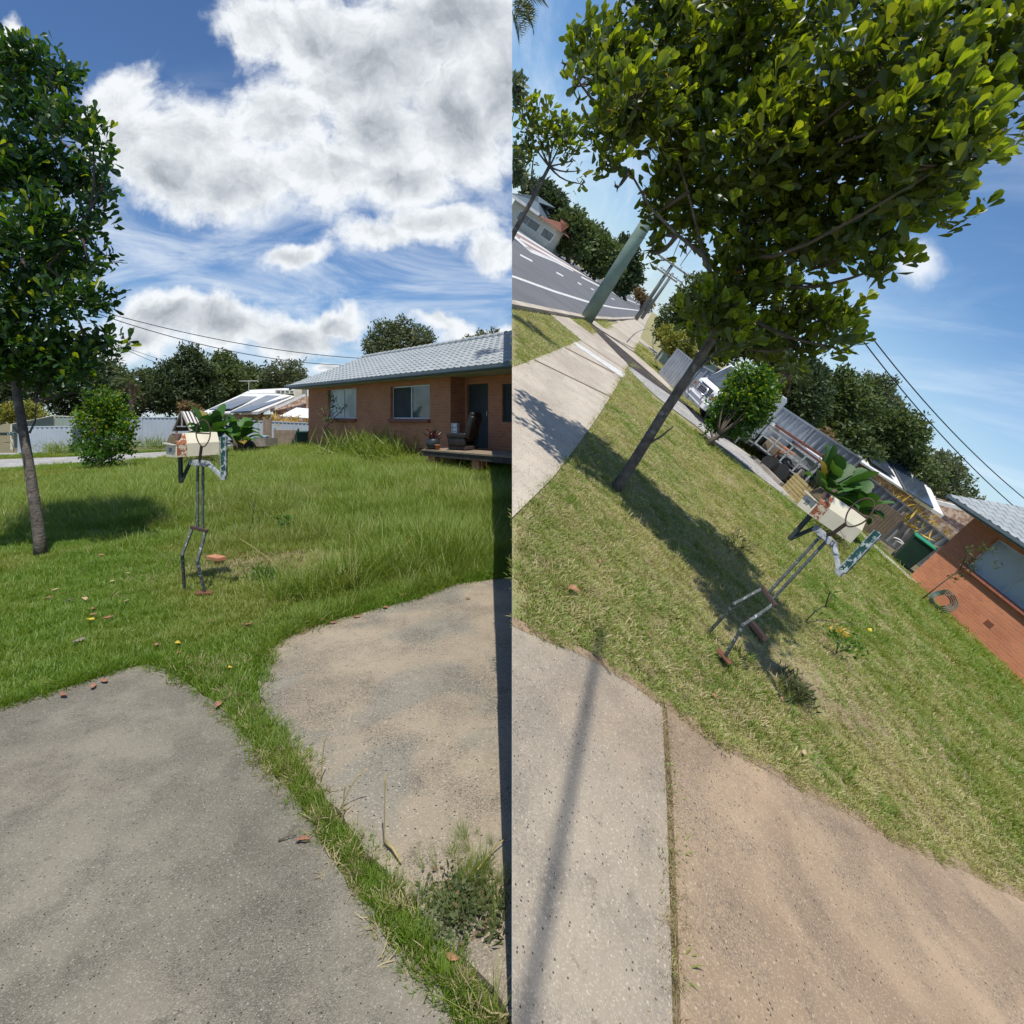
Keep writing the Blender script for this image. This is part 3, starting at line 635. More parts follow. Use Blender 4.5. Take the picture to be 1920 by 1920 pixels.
n2 = ist; s = (.55 + .75 * np.clip(tall[n2], 0, 1.1)) * (.6 + .7 * RNG.random(n2.sum())); gw = (1 + np.clip(d[n2] - 5, 0, 20) * .06)
scatter('long_grass', L, zz(P[n2]), BT, 4, np.stack([s * gw, s * gw, s], 1), 'long seeding grass clumps rising above the uncut lawn', 'long grass', .16)
def edge_tufts(fr, pix, per, coll, nk, label, s0, s1, off=.02, h=1.0, nm='edge_grass', tilt=.5):
    P_ = np.array(pg(fr, pix)); out = []
    for a, b in zip(P_[:-1], P_[1:]):
        m_ = int(np.linalg.norm(b - a) * per); t = RNG.random(m_); out.append(a + (b - a) * t[:, None] + RNG.normal(size=(m_, 2)) * off)
    out = np.concatenate(out); out = out[np.clip(fnoise(out[:, 0], out[:, 1], 11) + .75, .15, 1) > RNG.random(len(out))]; s = s0 + (s1 - s0) * RNG.random(len(out)); n_ = fnoise(out[:, 0], out[:, 1], 6); s = s * (1 + .4 * n_)
    scatter(nm, fr, np.c_[out, np.full(len(out), .012)], coll, nk, np.stack([s, s, s * h], 1), label, 'grass', tilt)
edge_tufts(L, [(a, b - 4) for a, b in LG[:7]], 260, BL, 4, 'green grass fringe lapping over the grey slab edge', .5, 1.1)
edge_tufts(L, [(a, b - 6) for a, b in LT], 240, BL, 4, 'grass fringe lapping over the tan slab edge', .7, 1.4, .03)
edge_tufts(L, [(560,1180),(640,1150),(740,1125),(860,1085),(960,1065)], 70, BT, 4, 'long grass bending over the tan slab edge', .45, .85, .05, nm='long_edge_grass', tilt=.35)
edge_tufts(L, [(345,1262),(440,1240),(520,1210),(600,1175)], 200, BS, 3, 'dry litter and runners between slab tip and lawn', .6, 1.2, .06, .5, 'dry_runners', .8)
pc = np.concatenate([np.array(g(L, *q)) + RNG.normal(size=(n_, 2)) * sg for q, n_, sg in (((700, 1085), 60, (.22, .16)), ((770, 1075), 45, (.2, .12)), ((640, 1110), 30, (.16, .10)), ((800, 1020), 60, (.4, .3)), ((560, 1120), 16, (.15, .1)), ((610, 930), 30, (.6, .5)), ((880, 1060), 30, (.2, .15)))])
sc_ = .95 + .75 * RNG.random(len(pc)); scatter('tall_clumps', L, zz(pc), BT, 4, np.stack([sc_ * .9, sc_ * .9, sc_], 1), 'tall weedy grass clumps standing along the right lawn edge', 'long grass', .22)
pc = np.concatenate([np.array(g(L, *q)) + RNG.normal(size=(14, 2)) * .07 for q in ((905, 1640), (860, 1690), (895, 1720))]); sc_ = .25 + .3 * RNG.random(len(pc))
scatter('weed_blades', L, np.c_[pc, np.full(len(pc), .026)], BT, 4, np.stack([sc_ * .5, sc_ * .5, sc_], 1), 'upright grass blades growing through the leafy weed on the slab', 'long grass', .3)
# grass in the slab joint
jp = pg(L, [(345,1262),(400,1262),(430,1300),(500,1395),(560,1480),(640,1590),(720,1700),(790,1790),(850,1870),(925,1960)]); jw = [.16,.15,.13,.10,.085,.085,.08,.075,.07,.07]
pts = []; 
for i in range(len(jp) - 1):
    a, b = np.array(jp[i]), np.array(jp[i + 1]); m_ = int(np.linalg.norm(b - a) * 330)
    t = RNG.random(m_); w = jw[i] + (jw[i + 1] - jw[i]) * t; dd = (b - a) / np.linalg.norm(b - a); nn = np.array([-dd[1], dd[0]])
    pts.append(a + (b - a) * t[:, None] + nn * (RNG.normal(size=m_) * w * .36)[:, None])
pts = np.concatenate(pts); s = .45 + .45 * RNG.random(len(pts)) + .35 * np.clip(fnoise(pts[:, 0], pts[:, 1], 9), -1, 1)
s = np.clip(s, .25, 1.3)
scatter('joint_grass', L, np.c_[pts, np.full(len(pts), .015)], BL, 4, np.stack([s * .75, s * .75, s * .9], 1), 'strip of grass growing in the joint between the two slabs', 'grass', .3)
k = RNG.random(len(pts)) < .35; s = .5 + .5 * RNG.random(k.sum())
scatter('joint_straw', L, np.c_[pts[k] + RNG.normal(size=(k.sum(), 2)) * .03, np.full(k.sum(), .02)], BS, 3, np.stack([s, s, s * .7], 1), 'dry stalks among the grass in the slab joint', 'dry grass', .5)
k = RNG.random(len(pts)) < .030; s = .22 + .25 * RNG.random(k.sum())
scatter('joint_long_grass', L, np.c_[pts[k], np.full(k.sum(), .01)], BT, 4, np.stack([s, s, s * 1.2], 1), 'longer grass shoots leaning out of the slab joint', 'long grass', .25)
# mown lawn
P = wedge(120000, Rt, 1.5, 24, 1.45)
pth = pg(Rt, [(900,712),(968,688),(1088,639),(1140,612),(1205,590),(1222,586.5),(1212,603),(1200,634),(1176,690),(1150,735),(1120,782),(1085,832),(1035,898),(900,1030)])
DP = rough_edge(pg(Rt, RE), .004, .06) + pg(Rt, JT[::-1]) + [(.9, -.5), (-2, -.5)]; DB = pg(Rt, RE2[::-1]) + pg(Rt, JT2) + [(1.3, -.5), (6, -.5)]
co_ = pg(Rt, [(1030,590),(1066,597),(1120,636),(1176,682),(1170,694),(1092,642)]); nd = pg(Rt, [(1176,692),(1190,686),(1250,733),(1300,772),(1400,850),(1475,910),(1500,945),(1492,950),(1450,918),(1380,868),(1300,806),(1230,752)])
rdp = pg(Rt, [(900,569),(968,580),(1030,590),(1100,601),(1150,602),(1195,598),(1225,584.2)] + FAR[1:])
c2_ = pg(Rt, [(1100,598),(1112,600),(1186,660),(1230,698),(1262,728),(1258,738),(1180,676)])
ok = np.ones(len(P), bool)
for q in (pth, DP, DB, co_, nd, rdp, c2_): ok &= ~inside(P, q)
ok &= wx(Rt, P) > .03
bed = pg(Rt, [(1478,940),(1590,970),(1705,1080),(1884,1250),(2100,1460)]) + [(14, 4), (30, 30), (9, 40), (6.2, 14)]; ok &= ~inside(P, bed)
P = P[ok]; X, Y = P.T; d = np.hypot(X, Y)
q = g(Rt, 1460, 1240); bare = np.clip(1.5 * np.exp(-(((X - q[0]) / .7) ** 2 + ((Y - q[1]) / .38) ** 2)), 0, 1); q = g(Rt, 1390, 1040); bare = np.maximum(bare, .6 * np.exp(-(((X - q[0]) / .4) ** 2 + ((Y - q[1]) / .3) ** 2)))
keep = RNG.random(len(P)) > np.maximum(bare * .85, .55 * np.clip(fnoise(X, Y, 4.5) - .35, 0, 1)); P, X, Y, d = P[keep], X[keep], Y[keep], d[keep]
gw = 1 + np.clip(d - 4, 0, 20) * .09
s = gw * (.7 + .6 * RNG.random(len(P))); hs = s / gw ** .5 * (1 + .25 * fnoise(X, Y, 3))
gn = (RNG.random(len(P)) < np.clip(.12 + (X - 3.2) * .10 + .35 * fnoise(X, Y, 1.6), 0, .75))
scatter('green_mown_grass', Rt, zz(P[gn]), BL, 4, np.stack([s, s, hs * .75], 1)[gn], 'greener short grass of the tidied lawn towards the brick wall', 'grass', .25)
P, s, hs = P[~gn], s[~gn], hs[~gn]
scatter('mown_grass', Rt, zz(P), BR, 4, np.stack([s, s, hs], 1), 'short dry mown grass of the tidied lawn', 'grass', .2)
edge_tufts(Rt, [(a, b - 3) for a, b in RE] + [(a, b - 3) for a, b in RE2], 330, BR, 4, 'short mown grass fringe along the driveway edge', .45, .95, .012)
for nm_, pl, z_ in (('edge_dirt', RE, .0235), ('edge_dirt', RE2, .0275)):
    up_ = rough_edge(pg(Rt, [(a, b - 8) for a, b in pl]), .003, .05); lo = rough_edge(pg(Rt, [(a, b + 7) for a, b in pl]), .004, .035); sheet(nm_, Rt, up_ + lo[::-1], 'silt', z_)
q = g(Rt, 1450, 1235); nb = 900; pb = np.array(q) + RNG.normal(size=(nb, 2)) * (.6, .32); sb = .4 + .7 * RNG.random(nb)
scatter('dead_grass', Rt, zz(pb), BS, 3, np.stack([sb, sb, sb * .6], 1), 'brown dead grass around the bristly weed on the mown lawn', 'dry grass', .6)
# clippings in the cleaned joint
jp = pg(Rt, [(1242,1335),(1250,1500),(1258,1680),(1262,1750),(1266,1960)]); pts = []
for i in range(len(jp) - 1):
    a, b = np.array(jp[i]), np.array(jp[i + 1]); m_ = int(np.linalg.norm(b - a) * 230); t = RNG.random(m_)
    pts.append(a + (b - a) * t[:, None] + RNG.normal(size=(m_, 2)) * .008)
q = np.array(g(Rt, 1262, 1745)); pts.append(q + RNG.normal(size=(150, 2)) * (.035, .06)); pts.append(np.array(g(Rt, 1250, 1420)) + RNG.normal(size=(40, 2)) * (.012, .08)); q = np.array(g(Rt, 1252, 1640)); pts.append(q + RNG.normal(size=(30, 2)) * (.01, .05))
pts = np.concatenate(pts); s = .3 + .45 * RNG.random(len(pts))
scatter('joint_clippings', Rt, np.c_[pts, np.full(len(pts), .008)], BS, 3, np.stack([s, s, s * .5], 1), 'dry clippings left along the cleaned slab joint', 'dry grass', .9)
sheet('joint_soil', Rt, pg(Rt, [(1232,1326),(1242,1330),(1258,1335),(1279,1960),(1246,1960)]), 'dirt', .012)

# ------------------------------------------------------------------ letterbox figure
def letterbox_man(fr, foot, label, rz=0, sc=1.0, lean=0, lean2=0):
    k = .00439 * 1.0
    Y0 = 1500 / 339
    def P_(zx, zy, y=0):
        px, py = 260 + zx / 5.19, 780 + zy / 5.19
        return ((px - 960) / 1000 * (Y0 + y) - (372 - 960) / 1000 * Y0, y, 1.5 + (780 - py) / 1000 * (Y0 + y))
    t = thing('letterbox_figure', label, 'letterbox', fr, foot, rz, z=0, sc=sc)
    t.matrix_world = t.matrix_world @ Matrix.Rotation(lean2, 4, 'Y') @ Matrix.Rotation(lean, 4, 'X')
    # legs
    for nm, a, b, c in (('leg', P_(525,1085,.05), P_(425,1350,-.02), P_(447,1730,.10)), ('leg', P_(650,1125,-.02), P_(572,1420,-.10), P_(657,1748,-.02))):
        mb = MB(); mb.bar(a, b, .019); mb.bar(b, (c[0], c[1], 0.0 if nm else 0), .019); mb.box(b, (.023, .024, .02)); obj('leg', mb, 'steel', t, bev=.002)
    fp = P_(655, 1765, -.02)
    mb = MB(); mb.box((fp[0] - .004, fp[1] - .02, .05), (.115, .085, .010), rz=.35, ry=.10); mb.box((fp[0], fp[1], .03), (.03, .03, .02), rz=.3); obj('foot_plate', mb, 'rust', t, bev=.002)
    mb = MB(); mb.bar(P_(512,1080,.055), P_(668,1120,-.03), .024, .026); obj('hip_bar', mb, 'iron', t, bev=.002)
    for zx, y in ((573, .02), (624, 0)):
        mb = MB(); mb.bar(P_(zx - 1, 1105, y), P_(zx + 2, 455, y), .0165); obj('torso_post', mb, 'steel', t, bev=.002)
    # shoulders, a short channel section
    mb = MB(); a, b = P_(512, 445, .03), P_(668, 466, -.03); mb.bar(a, b, .045, .05); mb.box(((a[0] + b[0]) / 2 + .02, -.045, a[2] - .008), (.09, .01, .035)); obj('shoulder_beam', mb, 'palesteel', t, bev=.003)
    # left arm (photo left): down then up to the box
    mb = MB(); mb.bar(P_(512,430,.03), P_(412,645,.0), .022); mb.bar(P_(412,650,.0), P_(405,395,-.03), .026); obj('arm', mb, 'darksteel', t, bev=.002)
    # right arm
    mb = MB(); mb.bar(P_(668,455,-.03), P_(822,600,-.08), .027); mb.box(P_(822,602,-.08), (.042, .034, .036)); obj('arm', mb, 'palesteel', t, bev=.003)
    mb = MB(); mb.box(P_(832,392,-.08), (.046, .028, .325)); fo = obj('forearm', mb, 'greenpaint', t, bev=.006)
    for s in (-1, 1):
        c = P_(832, 392, -.08); mb = MB(); mb.box((c[0] + s * .0215, c[1] - .0145, c[2]), (.005, .004, .318)); obj('edge_strip', mb, 'palesteel', fo)
    # head: bent rod ring with crossbar and flat stem
    cx, _, cz = P_(628, 170, -.165); pts = []
    for i in range(33):
        a = 2 * math.pi * i / 32; rx, rz_ = .0565, (.106 if math.sin(a) < 0 else .108)
        x = math.sin(0) + math.cos(a) * rx; z = math.sin(a) * rz_
        if z < 0: x *= (1 - .28 * (abs(z) / .106) ** 2)
        pts.append((cx + x, -.165, cz + z))
    mb = MB(); mb.tube(pts, .0048, 8, False); mb.tube([(cx - .056, -.165, cz + .004), (cx + .056, -.165, cz - .002)], .0055, 8); hd = obj('head_ring', mb, 'iron', t, smooth=True)
    s0, s1 = P_(612, 290, -.165), P_(596, 415, -.12)
    mb = MB(); mb.bar(s0, s1, .021, .009); mb.bar(s1, P_(590,440,-.03), .021, .009); obj('neck_stem', mb, 'iron', t, bev=.001)
    # box: six-sided steel box, turned a little so its open end shows
    c0 = P_(372, 402, -.10); BX = Matrix.Translation(c0) @ Matrix.Rotation(R(46), 4, 'Z') @ Matrix.Rotation(R(-1.2), 4, 'Y')
    Lb, Wb, Hb, Ht = .315, .19, .108, .19; e = .052
    sec = [(0, 0), (Wb, 0), (Wb, Hb), (Wb - e, Ht), (e, Ht), (0, Hb)]          # y,z section
    def shell(m0, x0, x1, skip=(), th=.0):
        vs = [(x0, y, z) for y, z in sec] + [(x1, y, z) for y, z in sec]
        fs = [(i, (i + 1) % 6, 6 + (i + 1) % 6, 6 + i) for i in range(6) if i not in skip]
        m0.add([BX @ Vector(v) for v in vs], fs)
    mb = MB(); shell(mb, .075, Lb); n0 = len(mb.v); mb.add([BX @ Vector((Lb + .0, y, z)) for y, z in sec], [tuple(range(6))])
    mb.add([BX @ Vector(v) for v in [(Lb - .06, -.001, -.0), (Lb + .0, -.001, -.0), (Lb - .0, -.001, .0)]], [])
    bx = obj('letterbox', mb, 'cream', t)
    sm = bx.modifiers.new('sheet', 'SOLIDIFY'); sm.thickness = .0025
    mb = MB(); shell(mb, 0, .0745); c = obj('front_band', mb, 'rustenamel', bx); c.modifiers.new('sheet', 'SOLIDIFY').thickness = .0025
    mb = MB(); mb.add([BX @ Vector(v) for v in [(-.001, e + .0, Ht + .001), (.055, e, Ht + .002), (.03, e * .3, Hb + .06), (.016, .012, Hb + .028), (-.001, .022, Hb + .035)]], [(0, 1, 2, 3, 4)]); obj('rust_patch', mb, 'iron', bx)
    # open end: door panel below, hood opening above
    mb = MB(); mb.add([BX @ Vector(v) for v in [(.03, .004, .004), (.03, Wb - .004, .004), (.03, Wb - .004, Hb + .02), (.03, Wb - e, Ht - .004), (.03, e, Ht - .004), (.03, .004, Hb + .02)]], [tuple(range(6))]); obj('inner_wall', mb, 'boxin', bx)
    dm = Matrix.Translation((0, .0, 0)) @ Matrix.Rotation(R(14), 4, 'Z')
    def Q(x, y, z): return BX @ (dm @ Vector((x, y, z)))
    # end panel, leaning towards the viewer's left
    mb = MB(); W2 = .150
    vs = [Q(-.006 , 0, 0), Q(-.006, W2, 0.0), Q(-.006, W2, .098), Q(-.006, 0, .090)]; vs2 = [Vector(v) + Vector((.006, .003, 0)) for v in vs]
    mb.add(vs + vs2, [(0, 1, 2, 3), (7, 6, 5, 4), (0, 4, 5, 1), (1, 5, 6, 2), (2, 6, 7, 3), (3, 7, 4, 0)]); dr = obj('door', mb, 'cream', bx)
    mb = MB(); a, b = Q(-.014, -.002, .100), Q(-.014, W2 + .006, .112); mb.bar(a, b, .010, .030); obj('lid_flap', mb, 'creampaint', bx, bev=.001)
    mb = MB()
    vs = [Q(.0, 0, .112), Q(0, W2, .118), Q(.02, W2 - .02, Ht - .01), Q(.03, .045, Ht - .005)]; mb.add(vs, [(0, 1, 2, 3)]); obj('hood_inner_board', mb, 'boxin', bx).modifiers.new('sheet', 'SOLIDIFY').thickness = .002  # brown inner board behind the hood opening
    # number 50 in faded ink on the end panel
    cu = bpy.data.curves.new('number', 'FONT'); cu.body = '50'; cu.size = .048; cu.align_x = 'CENTER'; cu.align_y = 'CENTER'; cu.extrude = .0006
    to = bpy.data.objects.new('number', cu); COL.objects.link(to); dg = bpy.context.evaluated_depsgraph_get(); me = bpy.data.meshes.new_from_object(to.evaluated_get(dg)); bpy.data.objects.remove(to)
    p0, px_, pz_ = Q(-.0085, W2 * .55, .056), Q(-.0085, W2 * .55 - .01, .056), Q(-.0085, W2 * .55, .066)
    X_ = (Vector(px_) - Vector(p0)).normalized(); Z_ = (Vector(pz_) - Vector(p0)).normalized(); N_ = X_.cross(Z_)
    me.transform(Matrix.Translation(p0) @ Matrix((X_, Z_, N_)).transposed().to_4x4()); link('number', me, 'ink', dr)
    # wasp-nest of straw and wire under the box
    n = 260; Pn = BX @ Vector((.22, .1, -.035)); Pn = np.array(Pn)[None] + RNG.normal(size=(n, 3)) * (.075, .03, .022)
    V, Fc, va = leaves(Pn, unit(n), .05, 'card', .06); link('nest', rawmesh('nest', V, Fc, False, va), 'twig', t)
    return t
letterbox_man(L, g(L, 372, 1119), 'rusty steel stick-figure holding a cream letterbox, standing in the uncut green lawn', 0, 1.0)
letterbox_man(Rt, (1.944, 3.116), 'leaning steel stick-figure holding a sunlit cream letterbox over the dry mown lawn', -.936, .908, -.055, -.072)

# ------------------------------------------------------------------ brick house
def brick_house(fr, xy, rz, sc, label, L_=14.5, right=True):
    t = thing('brick_house', label, 'house', fr, xy, rz, sc=sc)
    H = 2.66; w0 = 1.91 if fr is L else .92; wins = [(w0, w0 + 2.39, 1.40, 2.56, 'W'), (6.73, 9.05, 1.40, 2.50, 'D')]; xr = 10.1; D = .55; TH = .24
    mb = MB()
    xs = 0.0
    for a, b, z0, z1, _ in wins:
        mb.b2((xs, 0, 0), (a, TH, H)); mb.b2((a, 0, 0), (b, TH, z0)); mb.b2((a, 0, z1), (b, TH, H)); xs = b
    mb.b2((xs, 0, 0), (xr, TH, H)); mb.b2((xr - TH, TH, 0), (xr, D, H))
    dz0, dz1, dx = .55, 2.45, xr + 1.12
    mb.b2((xr - TH, D, 0), (xr + .10, D + TH, H)); mb.b2((xr + .10, D, 0), (dx - .06, D + TH, dz0)); mb.b2((xr + .10, D, dz1), (dx - .06, D + TH, H))
    mb.b2((dx - .06, D, 0), (xr + 1.66, D + TH, H)); mb.b2((xr + 1.66, D, 0), (L_, D + TH, 1.33)); mb.b2((xr + 1.66, D, 2.4), (L_, D + TH, H))
    mb.b2((0, TH, 0), (TH, 6.3, H)); mb.b2((TH, 6.06, 0), (L_, 6.3, H)); 
    mb.xprism([(0, H), (TH, H), (TH, H + .01), (0, H + .01)], 0, .01)
    # gable end
    gb = MB(); gb.add([(0, 0, H), (0, 6.3, H), (0, 2.9, 4.1), (TH, 0, H), (TH, 6.3, H), (TH, 2.9, 4.1)], [(0, 1, 2), (5, 4, 3), (0, 3, 4, 1), (1, 4, 5, 2), (2, 5, 3, 0)])
    obj('wall', mb, 'brick', t); obj('gable', gb, 'brick', t)
    for a, b, z0, z1, k in wins:
        w = MB(); f = .05; y0, y1 = .10, .15
        w.b2((a, y0, z0), (b, y1, z0 + f)); w.b2((a, y0, z1 - f), (b, y1, z1)); w.b2((a, y0, z0 + f), (a + f, y1, z1 - f)); w.b2((b - f, y0, z0 + f), (b, y1, z1 - f)); m_ = (a + b) / 2; w.b2((m_ - .03, y0 - .006, z0 + f), (m_ + .03, y1 - .006, z1 - f))
        wo = obj('window', w, 'alu', t, bev=.004)
        if k == 'W':
            obj('pane', MB().b2((a + f, .118, z0 + f), (m_ - .03, .126, z1 - f)), 'glassW', wo); obj('pane', MB().b2((m_ + .03, .118, z0 + f), (b - f, .126, z1 - f)), 'glassW', wo)
        else:
            obj('screen', MB().b2((a + f, .108, z0 + f), (m_ - .03, .116, z1 - f)), 'mesh', wo); obj('pane', MB().b2((m_ + .03, .118, z0 + f), (b - f, .126, z1 - f)), 'glassD', wo)
            obj('curtain', MB().add([(m_ + .2 + i * .07, .19 + .03 * (i % 2), z) for i in range(10) for z in (z0 + .1, z1 - .06)], [(2 * i, 2 * i + 1, 2 * i + 3, 2 * i + 2) for i in range(9)]), 'soffit', wo)
        obj('sill', MB().box(((a + b) / 2, -.02, z0 - .055), (b - a + .06, .16, .11), rx=-.12), 'sill', t)
        obj('backing', MB().b2((a, .30, z0), (b, .32, z1)), 'black', wo)
    d = MB(); x0, x1 = xr + .12, dx - .08; y = D + .05
    d.b2((x0, y, dz0), (x0 + .07, y + .05, dz1)); d.b2((x1 - .07, y, dz0), (x1, y + .05, dz1)); d.b2((x0 + .07, y, dz1 - .08), (x1 - .07, y + .05, dz1)); d.b2((x0 + .07, y, dz0), (x1 - .07, y + .05, dz0 + .2)); d.b2((x0 + .07, y - .004, dz0 + .85), (x1 - .07, y + .05, dz0 + .93))
    do = obj('door', d, 'darksteel', t, bev=.004); obj('screen', MB().b2((x0 + .07, y + .02, dz0 + .2), (x1 - .07, y + .03, dz1 - .08)), 'mesh', do)
    obj('handle', MB().tube([(x1 - .05, y - .04, dz0 + .95), (x1 - .05, y - .04, dz0 + 1.1)], .012), 'alu', do)
    w = MB(); a, b, z0, z1 = xr + 1.66, L_, 1.33, 2.4
    w.b2((a, D + .05, z0), (b, D + .1, z0 + .05)); w.b2((a, D + .05, z1 - .05), (b, D + .1, z1)); w.b2((a, D + .05, z0 + .05), (a + .05, D + .1, z1 - .05)); wo = obj('window', w, 'darksteel', t)
    obj('screen', MB().b2((a + .05, D + .07, z0 + .05), (b, D + .078, z1 - .05)), 'mesh', wo)
    gr = MB()
    for i in range(26): x = a + .05 + i * .11; gr.bar((x, D + .045, z0 + .05), (x + .45, D + .045, z1 - .05), .008); gr.bar((x + .45, D + .04, z0 + .05), (x, D + .04, z1 - .05), .008)
    obj('security_grille', gr, 'darksteel', wo)
    for vx, vz in ((2.6, .55), (4.9, .30), (8.6, .42)): obj('vent', MB().box((vx, -.002, vz), (.22, .012, .15)), 'rust', t, bev=.003)
    # roof: gable along the house, eaves .6 out
    e0, rt_, zr, ze = -.62, 2.9, 4.28, 2.80; x0 = -.55
    obj('soffit', MB().b2((x0 + .02, e0 + .05, H + .002), (L_, TH + .4, H + .03)), 'soffit', t)
    gu = MB(); gu.xprism([(0, 0), (.0, 0)], 0, 0) if False else None
    gu.b2((x0, e0 - .005, H - .0), (L_, e0 + .03, H + .13)); gu.b2((x0, e0 - .12, H + .03), (L_, e0 - .004, H + .05)); gu.b2((x0, e0 - .13, H + .05), (L_, e0 - .115, H + .15))
    obj('gutter', gu, 'gutter', t, bev=.006)
    bb = MB(); 
    for (ya, za), (yb, zb) in (((e0, ze - .06), (rt_, zr - .06)), ((rt_, zr - .06), (6.9, 2.55))):
        vs = [(x0 + dx_, y_, z_ + dz_) for dx_ in (0, .03) for (y_, z_) in ((ya, za), (yb, zb)) for dz_ in (-.14, .05)]
        bb.add(vs, [(0, 1, 3, 2), (4, 6, 7, 5), (0, 4, 5, 1), (2, 3, 7, 6), (0, 2, 6, 4), (1, 5, 7, 3)])
    obj('barge_board', bb, 'gutter', t)
    for s_, (ya, za, yb, zb) in enumerate(((e0 - .06, ze - .02, rt_, zr), (6.95, 2.6, rt_, zr))):
        nx = int((L_ - x0) / .05); rows = 12; V = []; 
        ln = math.hypot(yb - ya, zb - za); ny, nz = -(zb - za) / ln, abs(yb - ya) / ln
        if s_: ny = -ny * -1
        xs_ = np.linspace(x0 - .03, L_, nx)
        prof = []
        for r in range(rows): prof += [(r / rows, .035), ((r + .995) / rows, .004)]
        for tt, lift in prof:
            for x in xs_:
                ph = (x / .30) % 1.0; wv = .022 * math.sin(2 * math.pi * ph) + (.012 if ph < .12 else 0); h = lift + wv
                V.append((x, ya + (yb - ya) * tt, za + (zb - za) * tt + h))
        Fq = [(i * nx + j, i * nx + j + 1, (i + 1) * nx + j + 1, (i + 1) * nx + j) for i in range(len(prof) - 1) for j in range(nx - 1)]
        link('roof', rawmesh('roof', V, Fq), 'tile', t)
    mb = MB(); n = int((L_ - x0) / .4)
    for i in range(n): mb.tube([(x0 - .03 + i * .4, rt_, zr + .01), (x0 + i * .4 + .40, rt_, zr + .03)], [.10, .115], 8)
    obj('ridge_cap', mb, 'tile', t, smooth=True)
    return t
brick_house(L, (-8.81, 23.08), math.atan2(-.722, .692), 1, 'orange brick house with grey tiled roof, porch and two windows beside the long grass')
brick_house(Rt, (9.08, 11.7), math.atan2(-.979, .205), .672, 'tilted corner of an orange brick house with one window, beside the mown slope', 13.5)
HM = L.M @ Matrix.Translation((-8.81, 23.08, 0)) @ Matrix.Rotation(math.atan2(-.722, .692), 4, 'Z')
def hp(x, y, z=0): p = HM @ Vector((x, y, z)); return (p.x, p.y, p.z)
hz = math.atan2(-.722, .692)
# porch deck
p = hp(10.35, -1.2); t = thing('porch_deck', 'low dark timber deck on piers in front of the brick house door', 'deck', L, p[:2], hz)
mb = MB()
for i in range(8): mb.box((2.0, .08 + i * .15, .56), (4.0, .135, .04))
obj('boards', mb, 'timber', t)
mb = MB(); mb.b2((0.05, .03, .40), (4.0, .08, .54)); mb.b2((0.05, .1, .40), (.10, 1.18, .54)); obj('bearer', mb, 'darkwood', t)
for x, y in ((.3, .25), (2.2, .25), (.3, 1.0)): obj('pier', MB().box((x, y, .2), (.28, .28, .40)), 'brick', t)
# recliner
p = hp(11.35, -.52); t = thing('recliner_armchair', 'worn black leather recliner armchair standing on the porch deck', 'armchair', L, p[:2], hz + R(18), z=.58, sc=.80)
obj('base', MB().b2((-.36, -.36, .03), (.36, .34, .14)), 'darkwood', t, bev=.01)
obj('seat', MB().box((-.03, 0, .38), (.62, .56, .20)), 'leather', t, bev=.05, smooth=True)
obj('backrest', MB().box((.40, 0, .78), (.20, .62, .80), ry=R(17)), 'leather', t, bev=.06, smooth=True)
obj('headrest', MB().box((.50, 0, 1.18), (.17, .56, .20), ry=R(14)), 'leather', t, bev=.06, smooth=True)
for s in (-1, 1): obj('armrest', MB().box((0, s * .37, .50), (.74, .17, .17)).box((0, s * .37, .30), (.66, .12, .28)), 'leather', t, bev=.04, smooth=True)
obj('footrest', MB().box((-.42, 0, .26), (.08, .5, .30), ry=R(-8)), 'leather', t, bev=.03, smooth=True)
# louvred white shelf unit
p = hp(10.78, -.38); t = thing('slatted_rack', 'small white slatted rack standing on the deck between pot and armchair', 'rack', L, p[:2], hz, z=.58, sc=.72)
obj('frame', MB().b2((-.18, -.02, 0), (-.15, .1, 1.0)).b2((.15, -.02, 0), (.18, .1, 1.0)), 'alu', t)
mb = MB()
for i in range(6): mb.box((0, .04, .12 + i * .16), (.31, .03, .14), rx=-.25)
obj('slats', mb, 'white', t)
p = hp(10.62, -1.0); t = thing('potted_plant', 'round dark pot with purple leaved plant on the deck corner', 'potted plant', L, p[:2], z=.58)
obj('pot', MB().lathe([(.10, 0), (.17, .06), (.20, .16), (.17, .27), (.145, .30), (.13, .29)]), 'potdark', t, smooth=True)
n = 46; P0 = np.tile([[0, 0, .28]], (n, 1)) + RNG.normal(size=(n, 3)) * .05; D0 = unit(n); D0[:, 2] = abs(D0[:, 2]) * 1.2 + .4
V, Fc, va = leaves(P0, D0, .30, 'oval', .35); link('leaves', rawmesh('leaves', V, Fc, True, va), 'purple', t)
p = hp(10.95, -1.08); t = thing('terracotta_pot', 'small empty terracotta pot by the dark planter on the deck', 'pot', L, p[:2], z=.58)
obj('pot', MB().lathe([(.05, 0), (.07, .12), (.08, .12), (.08, .145), (.065, .145), (.06, .1)]), 'terra', t, smooth=True)

